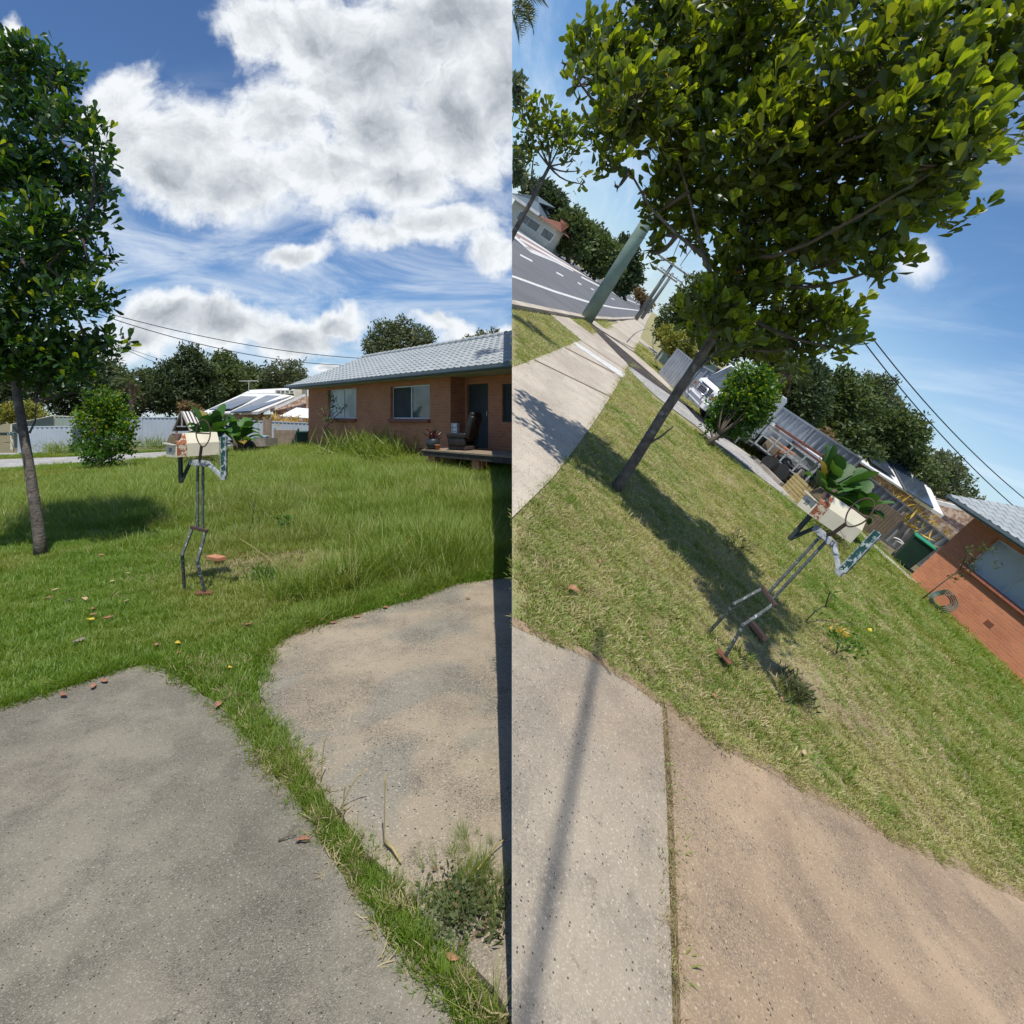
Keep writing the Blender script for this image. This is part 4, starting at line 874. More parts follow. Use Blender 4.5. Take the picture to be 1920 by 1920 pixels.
# ------------------------------------------------------------------ sheet fences
def fence(fr, A, B, hA, hB, m, label, post='alu', nposts=4, cap=True, pitch=.19, z=0, name='sheet_fence', amp=.022, rows=1):
    A, B = Vector(A[:2]), Vector(B[:2]); d = B - A; Ln = d.length
    t = thing(name, label, 'fence', fr, A, math.atan2(d.y, d.x), z=z)
    n = max(2, int(Ln / pitch)); V = []
    for i in range(n):
        for k, (o_, y) in enumerate(((0, 0), (.28, 0), (.40, amp), (.88, amp))):
            x = (i + o_) * Ln / n; h = hA + (hB - hA) * x / Ln; V += [(x, y, .03), (x, y, h)]
    V += [(Ln, 0, .03), (Ln, 0, hB)]
    me = rawmesh('panel', V, [(2 * i, 2 * i + 2, 2 * i + 3, 2 * i + 1) for i in range(len(V) // 2 - 1)]); pn = link('panel', me, m, t)
    pn.modifiers.new('sheet', 'SOLIDIFY').thickness = .003
    if cap:
        mb = MB(); mb.bar((0, .01, hA), (Ln, .01, hB), .05, .045); obj('rail', mb, post, t, bev=.004); mb = MB(); mb.bar((0, .01, .05), (Ln, .01, .05), .045, .05); obj('rail', mb, post, t)
    for i in range(nposts):
        x = Ln * i / max(1, nposts - 1); h = hA + (hB - hA) * x / Ln; obj('post', MB().box((x, .012, (h + .02) / 2), (.055, .062, h + .02)), post, t, bev=.004)
    return t
fence(L, gt(L, 136, 800, 21.4), gt(L, 36, 800, 21.4), 1.08, 1.06, 'zinc', 'low pale grey sheet fence panel left of the round green bush', 'zinc', 2)
fence(L, gt(L, 136, 800, 21.4), gt(L, 205, 790, 26), 1.08, 1.2, 'zinc', 'short sloping sheet fence return behind the round green bush', 'zinc', 3)
fence(L, gt(L, 200, 790, 26), gt(L, 331, 790, 26), 1.42, 1.42, 'zinc', 'long pale grey sheet fence between the green bush and the cubby', 'zinc', 3)
fence(L, gt(L, 331, 790, 26), gt(L, 580, 790, 26), 1.42, 1.15, 'zinc', 'grey sheet fence running behind banana plant up to the brick house', 'zinc', 4)
fence(L, gt(L, 22, 800, 24), gt(L, 100, 800, 28), 1.12, 1.50, 'sagefence', 'sage green sheet fence with cream posts rising behind the low grey fence', 'creampaint', 2)
fence(L, gt(L, 102, 800, 28.1), gt(L, 200, 800, 28.4), 1.50, 1.40, 'sagefence', 'level sage green sheet fence bay behind the grey fence', 'creampaint', 2)
# mown side
a = g(Rt, 1235, 702); b = (10.2, 15.2)
fence(Rt, g(Rt, 1262, 730), a, .98, .98, 'zincR', 'galvanised fence end panel seen behind the leaning tree trunk', 'zincR', 2, amp=.035)
fence(Rt, g(Rt, 1262, 730), (5.2, 15.0), 1.0, 1.25, 'zincR', 'galvanised sheet fence running behind the white truck', 'zincR', 3, amp=.035)
fence(Rt, (5.3, 14.95), (8.3, 14.9), 1.36, 1.45, 'zincR', 'galvanised sheet fence behind the loaded trailer', 'zincR', 3, amp=.035)
fence(Rt, (8.4, 14.85), (11.6, 14.9), 1.20, 1.05, 'zincR', 'galvanised sheet fence between timber gate and tilted brick wall', 'zincR', 3, amp=.035)
a = g(Rt, 1218, 672); fence(Rt, (a[0] + .3, a[1] + 1), (a[0] + 3.4, a[1] + 2.6), 1.05, 1.15, 'sagefence', 'pale sage sheet fence behind the end panel by the golden shrub', 'creampaint', 2)
a = g(Rt, 1240, 690)
t = thing('green_letterbox', 'tiny green letterbox on a post beside the sage fence corner', 'letterbox', Rt, (a[0] - .1, a[1] + 1.2), 0)
obj('post', MB().box((0, 0, .35), (.06, .06, .7)), 'creampaint', t); obj('box', MB().box((0, 0, .8), (.34, .22, .2)), 'greenpaint', t, bev=.02)
a = gt(L, 24, 810, 23.5); t = thing('green_letterbox', 'tiny green letterbox in front of the sage fence at the street', 'letterbox', L, a, 0)
obj('post', MB().box((0, 0, .35), (.06, .06, .7)), 'creampaint', t); obj('box', MB().box((0, 0, .72), (.3, .22, .16)), 'greenpaint', t, bev=.02)

# ------------------------------------------------------------------ timber gate, bin, boards near the house
def boards(fr, A, B, h, label, m='timber', name='timber_screen', cat='timber fence', horiz=False, z=0, bw=.09):
    A, B = Vector(A[:2]), Vector(B[:2]); d = B - A; Ln = d.length; t = thing(name, label, cat, fr, A, math.atan2(d.y, d.x), z=z); mb = MB()
    if horiz:
        n = int(h / bw)
        for i in range(n): mb.box((Ln / 2, 0, (i + .5) * bw), (Ln, .02, bw - .012))
    else:
        n = int(Ln / bw)
        for i in range(n): mb.box(((i + .5) * Ln / n, random.uniform(-.003, .003), h / 2), (Ln / n - .010, .02, h + random.uniform(-.01, .01)))
    obj('boards', mb, m, t)
    for x in (.04, Ln - .04): obj('post', MB().box((x, .05, h / 2 + .04), (.07, .07, h + .08)), 'greytimber', t)
    obj('rail', MB().box((Ln / 2, .03, h * .8), (Ln, .035, .07)), 'greytimber', t)
    return t
boards(L, gt(L, 513, 820, 24.2), gt(L, 560, 820, 24.2), .86, 'brown timber paling gate beside the green bin, overgrown at its foot')
boards(L, gt(L, 493, 820, 25), gt(L, 508, 820, 25), 1.35, 'narrow grey timber board panel by the fence post')
def wheelie(fr, xy, rz, sc, label):
    t = thing('wheelie_bin', label, 'bin', fr, xy, rz, sc=sc); mb = MB()
    mb.add([(x * .24, y * .28, 0.06) for x, y in ((-1, -1), (1, -1), (1, 1), (-1, 1))] + [(x * .29, y * .36, .95) for x, y in ((-1, -1), (1, -1), (1, 1), (-1, 1))],
           [(3, 2, 1, 0), (4, 5, 6, 7), (0, 1, 5, 4), (1, 2, 6, 5), (2, 3, 7, 6), (3, 0, 4, 7)])
    obj('body', mb, 'bin', t, bev=.02)
    obj('lid', MB().box((0, -.01, .985), (.62, .76, .05), rx=.05), 'binlid', t, bev=.02)
    for s in (-1, 1): obj('wheel', MB().tube([(s * .26 - .025, .30, .10), (s * .26 + .025, .30, .10)], .10, 16), 'black', t)
    obj('handle', MB().tube([(-.24, .42, .96), (.24, .42, .96)], .018), 'bin', t)
wheelie(L, gt(L, 570, 830, 24.3), 0, .8, 'dark green wheelie bin squeezed between the paling gate and brick house corner')
wheelie(Rt, (9.62, 12.9), R(-30), .78, 'dark wheelie bin with bright green lid rim against the tilted brick wall')
pa = (7.35, 13.9); pb = (9.35, 13.9)
boards(Rt, pa, (8.2, 13.95), 1.02, 'short brown paling screen right of the broad leaved plant')
boards(Rt, (8.35, 13.9), (9.5, 13.8), .92, 'brown paling gate behind the curled white hose', bw=.075)
def beam(fr, A, B, w, h, m, name, label, cat, z=0):
    A, B = Vector(A[:2]), Vector(B[:2]); d = B - A; mb = MB(); mb.box((d.length / 2, 0, h / 2), (d.length, w, h))
    o = obj(name, mb, m, fr=fr, loc=(A.x, A.y, z), rz=math.atan2(d.y, d.x), bev=.006); return tag(o, label, cat)
beam(Rt, g(Rt, 1582, 974), g(Rt, 1710, 1092), .34, .05, 'path', 'garden_edging', 'pale concrete garden edging between the mown lawn and the timber gate', 'edging')
beam(Rt, g(Rt, 1412, 862), g(Rt, 1462, 912), .12, .10, 'greytimber', 'sleeper', 'grey timber sleeper along the lawn edge below the trailer', 'sleeper')
beam(Rt, g(Rt, 1478, 935), g(Rt, 1582, 974), .2, .03, 'soilR', 'edge_board', 'flat weathered board lying between crate and garden edging', 'board')
sheet('garden_bed', Rt, pg(Rt, [(1478,950),(1590,972),(1708,1082),(1730,1060),(1640,950),(1560,900),(1500,915)]), 'soilL', .012)

# ------------------------------------------------------------------ cubby roof, neighbour house, solar panels
def cubby(fr, xy, rz, sc, label, zt=1.0):
    t = thing('garden_shelter', label, 'shelter', fr, xy, rz, sc=sc)
    w, h, r, dp = .62, .90, 1.68, 1.15                      # half width, eave, ridge, depth
    for s in (-1, 1):
        n = 8; mb = MB()
        for i in range(n * 2):
            if i % 2 == 0: y0, y1 = i * dp / n / 2, (i + 1) * dp / n / 2; mb.add([(0, y0, r), (0, y1, r), (s * w, y1, h), (s * w, y0, h)], [(0, 1, 2, 3)])
        obj('roof_batten_sheet', mb, 'white', t).modifiers.new('sheet', 'SOLIDIFY').thickness = .02
        obj('roof', MB().add([(0, 0, r - .03), (0, dp, r - .03), (s * w, dp, h - .03), (s * w, 0, h - .03)], [(0, 1, 2, 3)]), 'iron', t).modifiers.new('sheet', 'SOLIDIFY').thickness = .012
        mb = MB(); mb.bar((0, -.03, r + .01), (s * (w + .05), -.03, h - .03), .045, .07); obj('barge_board', mb, 'greytimber', t)
        for y in (.05, dp - .05): obj('post', MB().box((s * (w - .08), y, h / 2), (.07, .07, h)), 'greytimber', t)
    mb = MB(); mb.bar((-w * .55, -.02, h + .17), (w * .55, -.02, h + .17), .04, .06); mb.bar((0, -.02, h + .17), (0, -.02, r), .04, .05); obj('truss', mb, 'palesteel', t)
    obj('back_wall', MB().add([(-w + .05, dp - .1, 0), (w - .05, dp - .1, 0), (w - .05, dp - .1, h), (0, dp - .1, r - .05), (-w + .05, dp - .1, h)], [(0, 1, 2, 3, 4)]), 'darkwood', t).modifiers.new('sheet', 'SOLIDIFY').thickness = .02
    return t
cubby(L, gt(L, 342, 800, 22), R(-30), 1.0, 'open gable shelter with striped roof behind the letterbox figure')
cubby(Rt, (6.9, 12.9), R(-58), .66, 'tilted gable shelter with striped roof beside the broad leaved plant')

def neighbour_house(fr, M0, label):
    """built in metres from its right front corner: x along the front, y back, z up"""
    t = bpy.data.objects.new('neighbour_house', None); COL.objects.link(t); t.matrix_world = fr.M @ M0; SIDE[t.name] = fr.side; tag(t, label, 'house')
    o = at(L, 580, 780, 32)
    def q(px, py, Y): p = at(L, px, py, Y); return (p[0] - o[0], p[1] - o[1], p[2])
    def plane(nm, pts, m, th=.08, parent=t):
        ob = obj(nm, MB().add(pts, [tuple(range(len(pts)))]), m, parent); ob.modifiers.new('s', 'SOLIDIFY').thickness = th; return ob
    plane('roof', [q(372,776,30), q(470,772,30), q(566,738,36), q(455,738,36)], 'white')
    plane('roof', [q(455,778,29.9), q(486,776,29.6), q(569,741,35.6), q(548,736,35.7)], 'white', .14)
    plane('rear_roof', [q(455,737.5,36.05), q(566,736,36.05), q(568,726,39), q(470,731,39)], 'white')
    s1 = plane('solar_panel', [q(392,769,30.2), q(432,767.5,30.4), q(484,745,35), q(452,744,35)], 'solar', .05)
    s2 = plane('solar_panel', [q(432,774,29.6), q(468,772,29.5), q(546,744,34.4), q(500,742.5,35)], 'solar', .05)
    obj('wall', MB().b2((q(400,0,31)[0], -1.3 + .4, 0), (0, 5, q(0,772,31)[2] - .15)), 'rubble', t)
    plane('gable_wall', [q(520,790,32), q(590,790,32), q(590,744,32.2), q(569,744,32.2), q(512,766,32)], 'rubble', .2)
    mb = MB(); a, b = q(508,770,31.6), q(572,741,31.6); mb.bar(a, b, .16, .2); obj('barge_board', mb, 'white', t)
    a = q(516,738,34.5); b = q(552,731,34.5)
    cb = obj('clerestory', MB().b2((a[0], a[1], a[2]), (b[0], a[1] + 1.5, b[2])), 'creampaint', t)
    for i in range(4): x = a[0] + .12 + i * (b[0] - a[0] - .1) / 4; obj('window', MB().b2((x, a[1] - .02, a[2] + .06), (x + (b[0] - a[0]) / 4 - .12, a[1], b[2] - .06)), 'glassD', cb)
    a = q(551,742,34); b = q(566,729,34); obj('chimney', MB().b2((a[0], a[1], a[2] - .6), (b[0], a[1] + .9, b[2])), 'creampaint', t)
    x0 = q(487,0,36)[0]; z0 = q(0,720,36)[2]; mb = MB(); mb.tube([(x0, 2.5, z0 - .6), (x0, 2.5, z0 + .1)], .02)
    mb.tube([(x0 - .6, 2.5, z0 + .1), (x0 + .6, 2.5, z0 + .12)], .02)
    for i in range(5): mb.tube([(x0 - .5 + i * .25, 2.2, z0 + .1), (x0 - .5 + i * .25, 2.8, z0 + .1)], .012)
    obj('aerial', mb, 'alu', t)
    # low shed roof in front
    plane('shed_roof', [q(524,780,28.5), q(556,764,29), q(580,766,29), q(580,784,28.5)], 'white', .06)
    return t
o = at(L, 580, 780, 32); neighbour_house(L, Matrix.Translation((o[0], o[1], 0)), 'low neighbouring house with pale sloping roof and solar panels beyond the fence')
a1 = ray(Rt, 1556, 850); a2 = ray(Rt, 1795, 1000); w = a2[0] / a2[1] - a1[0] / a1[1]; Yr = 6.6 / w
xx = a2[0] / a2[1] * Yr
neighbour_house(Rt, Matrix.Translation((xx, Yr, -.30)) @ Matrix.Rotation(R(-14), 4, 'Z') @ Matrix.Scale(1.0, 4), 'tilted neighbouring house with solar panels on its pale roof, above the broad leaved plant')

# ------------------------------------------------------------------ big leaved plant, aloe
def banana(fr, xy, sc, label, n=15, rz=0, side=1):
    t = thing('broad_leaf_plant', label, 'plant', fr, xy, rz, sc=sc); n0 = n
    mb = MB()
    for i in range(5): a = i * 1.3; mb.tube([(math.cos(a) * .12 * i / 4, math.sin(a) * .10, 0), (math.cos(a) * .2, math.sin(a) * .15, .75)], [.06, .035])
    obj('stem', mb, 'twig', t, smooth=True)
    for i in range(n):
        a = i * 2.4 + random.random(); ln = random.uniform(.65, 1.0); up = random.uniform(.7, 1.6); c, s = math.cos(a), math.sin(a)
        st_ = Vector((c * .12, s * .10, random.uniform(.30, .75))); pts = []; ws = []
        for k in range(11):
            u = k / 10; r_ = ln * (u * .75 + .12 * math.sin(u * 2)) * (1.2 - up * .42); z = ln * (up * u - .72 * u * u * (1.2 - .45 * up))
            pts.append(st_ + Vector((c * r_, s * r_, z))); ws.append(.17 * math.sin(max(0, u - .12) / .88 * math.pi) ** .6 * (1 + .10 * math.sin(k * 2.3 + i)) + .006 if u > .12 else .012)
        m2 = MB(); m2.ribbon(pts, ws, (-s, c, random.uniform(-.3, .3)), .38); o_ = obj('leaf', m2, 'banana', t, smooth=True, vatt=[random.random()] * len(m2.v))
    return t
banana(L, gt(L, 396, 830, 19.5), 1.25, 'broad leaved green plant growing directly behind the letterbox', 24)
banana(L, gt(L, 448, 830, 19.9), 1.10, 'second broad leaved green plant, right of the green painted forearm', 22)
banana(Rt, (6.15, 11.2), .92, 'tilted broad leaved plant between the pine crate and the letterbox', 26)
banana(Rt, (7.0, 11.6), .80, 'second tilted broad leaved plant, right of the ring of the letterbox figure', 24)
def spiky(fr, xy, sc, label, m, n=60, ln=.6, w=.10, name='succulent', cat='plant', z=0, up=.7, kind='oval', spread=.35):
    P0 = RNG.normal(size=(n, 3)) * (spread, spread, .12) + (0, 0, .12); D0 = unit(n) + (0, 0, up)
    V, Fc, va = leaves(P0 * sc, D0, ln * sc * (.6 + .6 * RNG.random(n)), kind, w)
    o = link(name, rawmesh(name, V, Fc, True, va), m, fr=fr, loc=(xy[0], xy[1], z)); return tag(o, label, cat)
spiky(L, gt(L, 530, 800, 27), 1.0, 'yellow orange spiky succulent showing above the grey fence', 'aloe', 110, .55, .16, z=1.0, spread=.55)
a1 = ray(Rt, 1702, 958); Yq = 15.6
spiky(Rt, (a1[0] / a1[1] * Yq, Yq), .9, 'bright yellow spiky succulent above the galvanised fence', 'aloe', 320, .5, .22, z=EYE + a1[2] / a1[1] * Yq - .35, spread=.5)

# ------------------------------------------------------------------ junk along the overgrown fence
xy = gt(L, 480, 838, 21.5); t = thing('box_trailer', 'small dark box trailer with a blue cloth parked by the grey fence', 'trailer', L, xy, R(-6))
obj('tray', MB().b2((-.8, -.4, .42), (.62, .5, .48)).b2((-.8, -.42, .3), (.62, -.38, .62)).b2((-.82, -.4, .3), (-.78, .5, .6)).b2((.6, -.4, .3), (.64, .5, .62)), 'greytimber', t)
for s in (-1, 1): obj('wheel', MB().tube([(0, s * .5 - .07, .27), (0, s * .5 + .07, .27)], .27, 18), 'black', t)
obj('drawbar', MB().tube([(-.8, 0, .4), (-1.6, 0, .36)], .04), 'darksteel', t)
o = obj('cloth', MB().box((0, 0, .06), (.5, .35, .12)), mat('faded_blue_cloth', (.30, .38, .46), (.22, .28, .36), 9, .9), fr=L, loc=(xy[0] + .25, xy[1] - .1, .60), bev=.04, smooth=True); tag(o, 'crumpled faded blue cloth lying on the small dark trailer', 'cloth')
# loaded trailer on the mown side
A = Vector(g(Rt, 1395, 852)); Bv = Vector(g(Rt, 1486, 925)); d = Bv - A
t = thing('loaded_trailer', 'dark steel box trailer parked on the narrow driveway, loaded with junk', 'trailer', Rt, A, math.atan2(d.y, d.x)); Lt = d.length; 
mb = MB(); mb.b2((0, .1, .30), (Lt, 1.1, .36)); mb.b2((0, 1.06, .36), (Lt, 1.1, .80)); mb.b2((-.04, .1, .30), (0, 1.1, .62)); mb.b2((Lt, .1, .30), (Lt + .04, 1.1, .80)); obj('tray', mb, 'darksteel', t)
mb = MB()
for z in (.36, .62, .84): mb.bar((0, .1, z), (Lt, .1, z), .035)
for i in range(5): mb.bar((i * Lt / 4, .1, .34), (i * Lt / 4, .1, .84), .035)
obj('side_rail', mb, 'palesteel', t)
mb = MB(); mb.bar((-.04, 1.1, .86), (Lt + .04, 1.1, .86), .05); mb.bar((-.04, .6, .95), (Lt, .6, 1.02), .06, .18); obj('rusty_rack', mb, 'rust', t)
for x in (Lt * .42, Lt * .62): obj('wheel', MB().tube([(x, .02, .2), (x, .16, .2)], .2, 18), 'black', t)
mb = MB(); mb.bar((0, .5, .32), (-.6, .3, .28), .05); mb.bar((-.42, .3, .05), (-.42, .3, .45), .04); obj('drawbar', mb, 'chrome', t)
JM = Rt.M @ Matrix.Translation((A.x, A.y, 0)) @ Matrix.Rotation(math.atan2(d.y, d.x), 4, 'Z'); ja = math.atan2(d.y, d.x)
def jp_(x, y): return (A.x + x * math.cos(ja) - y * math.sin(ja), A.y + x * math.sin(ja) + y * math.cos(ja))
def lump(name, fr, xy, z, dims, m, label, cat, rz=0, amp=.18, seed=1):
    bm = bmesh.new(); bmesh.ops.create_icosphere(bm, subdivisions=3, radius=1); rr = random.Random(seed)
    ph = [rr.uniform(0, 6) for _ in range(6)]
    for v in bm.verts:
        c = v.co.copy(); k = 1 + amp * (math.sin(c.x * 5 + ph[0]) * math.sin(c.y * 6 + ph[1]) + .6 * math.sin(c.z * 9 + ph[2] + c.x * 4)); v.co = Vector((c.x * dims[0] * k, c.y * dims[1] * k, max(-.2, c.z) * dims[2] * k))
    me = bpy.data.meshes.new(name); bm.to_mesh(me); bm.free(); me.polygons.foreach_set('use_smooth', [True] * len(me.polygons))
    return tag(link(name, me, m, fr=fr, loc=(xy[0], xy[1], z), rz=rz), label, cat)
lump('tarpaulin', Rt, jp_(Lt * .72, .55), .42, (.55, .38, .30), 'tarp', 'crumpled black tarpaulin heaped at the trailer back', 'tarpaulin', ja, .22, 3)
for i, (x, y, lb) in enumerate(((.25, .45, 'brown carton standing at the drawbar end of the loaded trailer'), (Lt * .45, .5, 'rust coloured carton beside the black tarpaulin in the trailer'))):
    o = obj('carton', MB().box((0, 0, .16), (.34, .3, .32)), 'cellbrick' if i else 'timber', fr=Rt, loc=(*jp_(x, y), .37), rz=ja + .3, bev=.01); tag(o, lb, 'box')
# treated pine crate
c4 = [g(Rt, 1466, 915), g(Rt, 1505, 958)]
boards(Rt, c4[0], c4[1], .50, 'yellowish treated pine crate panel standing beside the trailer end', 'newtimber', 'pine_crate', 'crate', True, bw=.075)
a = Vector(c4[1]); boards(Rt, c4[1], (a.x + .5, a.y + .55), .50, 'shaded side panel of pine boards next to the letterbox', 'newtimber', 'pine_crate', 'crate', True, bw=.075)
for i in range(2):
    m2 = MB(); p0 = Vector(c4[0]).lerp(Vector(c4[1]), .25 + .2 * i); m2.bar((0, 0, 0), (.22, .42, .9), .03); o = obj('steel_bar', m2, 'darksteel', fr=Rt, loc=(p0.x, p0.y - .05, 0)); tag(o, ('lower' if i else 'upper') + ' of two dark steel bars leaning over the pine crate', 'bar', 'steel bars leaning on the crate')
# white curled hose / tube by the gate
p0 = g(Rt, 1668, 1035); m2 = MB(); pts = [(.0 + .20 * math.cos(a_), .0, .16 + .16 * math.sin(a_)) for a_ in np.linspace(-.4, 2.4, 12)]; m2.tube(pts, .018, 8); m2.tube([(x + .09, .05, z - .05) for x, y, z in pts], .018, 8)
tag(obj('white_pipe', m2, 'white', fr=Rt, loc=(p0[0] + .15, p0[1] + .25, .05), rz=-.4, smooth=True), 'curled white pipe lying against the paling gate', 'pipe')
# coiled hose at the tilted wall
p0 = g(Rt, 1752, 1143); m2 = MB()
for r_ in (.13, .16, .19, .22): m2.tube([(r_ * math.cos(a_), .04 * math.sin(3 * a_) + (r_ - .16) * .4, .20 + r_ * math.sin(a_)) for a_ in np.linspace(0, 6.283, 28)], .011, 6, False)
tag(obj('hose_coil', m2, 'hose', fr=Rt, loc=(p0[0] - .03, p0[1], 0.02), rz=R(-72), smooth=True), 'coiled grey green garden hose leaning at the brick wall foot', 'hose')
# ------------------------------------------------------------------ truck on the neighbour's drive
def truck(fr, xy, rz, sc, label):
    t = thing('white_truck', label, 'truck', fr, xy, rz, sc=sc)       # front at x=0, body runs to +x
    side = [(.05, .55), (0, .75), (.02, 1.15), (.22, 1.30), (.62, 2.15), (.80, 2.28), (2.1, 2.30), (2.2, 2.2), (2.2, .55), (1.55, .55), (1.45, .80), (1.15, .92), (.85, .80), (.75, .55)]
    mb = MB(); mb.xprism(side, 0, 1.9); obj('cab', mb, 'truck', t, bev=.03, smooth=False)
    w = MB(); w.add([(.19, .10, 1.31), (.19, 1.80, 1.31), (.60, 1.72, 2.12), (.60, .18, 2.12)], [(0, 1, 2, 3)]); o = obj('windscreen', w, 'glassD', t); o.modifiers.new('s', 'SOLIDIFY').thickness = .03; o.modifiers[0].offset = 0
    mb = MB(); mb.xprism([(.42, 1.35), (.76, 2.08), (1.5, 2.08), (1.5, 1.35)], -.012, .01); dr = obj('door', MB().xprism([(.36, .62), (.33, 1.32), (.73, 2.13), (1.56, 2.13), (1.56, .95), (1.2, 1.0), (.8, .85), (.7, .62)], -.008, .0), 'truck', t); obj('window', mb, 'glassW', dr)
    obj('handle', MB().box((1.40, -.025, 1.2), (.14, .03, .03)), 'chrome', dr)
    mb = MB(); mb.b2((-.10, .02, .42), (.10, 1.88, .66)); obj('bumper', mb, 'truck', t, bev=.03); mb = MB()
    for i in range(5): mb.b2((-.015, .4, .80 + i * .07), (.02, 1.5, .84 + i * .07))
    obj('grille', mb, 'black', t)
    for y in (.2, 1.7): obj('headlight', MB().tube([(-.03, y, .92), (.05, y, .92)], .13, 18), 'chrome', t); obj('indicator', MB().box((.04, .0 if y < 1 else 1.9, .92), (.2, .04, .12)), 'orangelens', t, bev=.01)
    mb = MB(); mb.tube([(-.12, .3, .5), (-.22, .3, .6), (-.22, .3, 1.05), (-.22, 1.6, 1.05), (-.22, 1.6, .6), (-.12, 1.6, .5)], .035, 8); mb.tube([(-.22, .3, .8), (-.22, 1.6, .8)], .03, 8); obj('bull_bar', mb, 'chrome', t, smooth=True)
    for y in (-.12, 2.02): obj('mirror', MB().box((.45, y, 1.65), (.08, .14, .30)).tube([(.5, y, 1.5), (.5, .0 if y < 0 else 1.9, 1.4)], .015), 'black', t, bev=.01)
    for x in (1.15, 4.2):
        for y in (.08, 1.82): wo = obj('wheel', MB().tube([(x, y - .1, .38), (x, y + .1, .38)], .38, 24), 'black', t); obj('rim', MB().tube([(x, y - .12, .38), (x, y - .09, .38)], .21, 16), 'palesteel', wo)
    mb = MB(); mb.b2((2.3, 0, .80), (5.2, 1.9, .92)); mb.b2((2.3, 0, .92), (5.2, .04, 1.30)); mb.b2((2.3, 1.86, .92), (5.2, 1.9, 1.30)); mb.b2((5.16, .04, .92), (5.2, 1.86, 1.3)); mb.b2((2.26, 0, .8), (2.3, 1.9, 1.5)); obj('tray', mb, 'truck', t, bev=.01)
    obj('chassis', MB().b2((2.0, .5, .5), (5.1, .6, .78)).b2((2.0, 1.3, .5), (5.1, 1.4, .78)), 'black', t)
truck(Rt, (3.72, 13.1), R(12), .70, 'white tray truck with bull bar parked nose towards the street behind the mown lawn bush')

# ------------------------------------------------------------------ poles and cables
def pole(fr, px0, px1, Y, r0, r1, m, label, arms=(), name='power_pole'):
    a = at(fr, *px0, Y); b = at(fr, *px1, Y); t = thing(name, label, 'pole', fr, (a[0], a[1]))
    v = Vector((b[0] - a[0], 0, b[2])); obj('pole', MB().tube([(0, 0, -.1), v * .5, v], [r0, (r0 + r1) / 2, r1], 18), m, t, smooth=True)
    for f_, ln in arms:
        c = v * f_; mb = MB(); mb.bar(c + Vector((-ln, -.12, 0)), c + Vector((ln, -.12, 0)), .14); ar = obj('crossarm', mb, 'greytimber', t)
        for k in (-.9, -.4, .4, .9): obj('insulator', MB().tube([c + Vector((k * ln, -.12, .05)), c + Vector((k * ln, -.12, .30))], .06, 8), 'white', ar)
    return t
pole(Rt, (1098, 602), (1290, 291), 18.2, .235, .18, 'polegreen', 'thick pale green painted power pole on the verge beside the road')
pole(Rt, (1194, 596), (1263, 493), 50, .20, .14, 'polegrey', 'taller of the distant grey power poles along the street', ((.97, 1.9), (.80, 1.2)))
pole(Rt, (1205, 594), (1262, 512), 66, .22, .16, 'polegrey', 'shorter distant grey power pole just behind the taller one', ((.95, 1.6),))
pole(Rt, (1032, 452), (1062, 396), 95, .2, .15, 'polegrey', 'thin street light pole across the road near the dark tree', (), 'street_light_pole')
pole(Rt, (1080, 488), (1108, 438), 100, .2, .15, 'polegrey', 'thin street light pole across the road in front of the palm crowns', (), 'street_light_pole')
def cable(fr, a, b, sag, r, label, n=24, side_filter=True):
    a, b = Vector(a), Vector(b); pts = [a.lerp(b, i / n) + Vector((0, 0, -4 * sag * (i / n) * (1 - i / n))) for i in range(n + 1)]
    return tag(obj('overhead_cable', MB().tube(pts, r, 6), 'cable', fr=fr, smooth=True), label, 'cable')
cable(L, at(L, 120, 564, 24), at(L, 700, 673, 31), .5, .020, 'upper of the two thick overhead cables crossing the clouds')
cable(L, at(L, 120, 566, 23), at(L, 652, 685, 31), .6, .020, 'lower of the two thick overhead cables crossing the clouds')
cable(L, at(L, 150, 620, 26), at(L, 400, 700, 48), .2, .012, 'thin faint cable ending above the dark treetops')
cable(L, at(L, 180, 625, 26), at(L, 320, 688, 48), .2, .016, 'short cable running down to the dark trees beside the palm')
cable(Rt, at(Rt, 1560, 560, 13), at(Rt, 1950, 990, 17), .25, .014, 'lower of the two tilted overhead cables in the blue sky')
cable(Rt, at(Rt, 1575, 552, 13), at(Rt, 1950, 958, 17), .25, .014, 'upper of the two tilted overhead cables in the blue sky')
cable(Rt, at(Rt, 1500, 620, 14), at(Rt, 1565, 705, 22), .1, .010, 'short thin cable meeting the treetops beside the crown')
for i, (a, b) in enumerate((((1248, 488), (1232, 388)), ((1262, 492), (1300, 400)), ((1276, 498), (1330, 420)))):
    cable(Rt, at(Rt, *a, 50), at(Rt, *b, 20), .5, .022, ['cable running from the distant crossarm to the green pole', 'cable from the crossarm middle passing behind the crown', 'cable from the crossarm end passing behind the crown'][i])
a, b = Vector((*g(Rt, 1128, 1180), 0)), Vector((*g(Rt, 975, 1960), 0)); S_ = Vector(SUNL) * 6.5; d = b - a
cable(Rt, a + S_ - d * .0, b + S_ + d * .6, 0, .020, 'service cable overhead that draws the dark band across the pale driveway', 2)

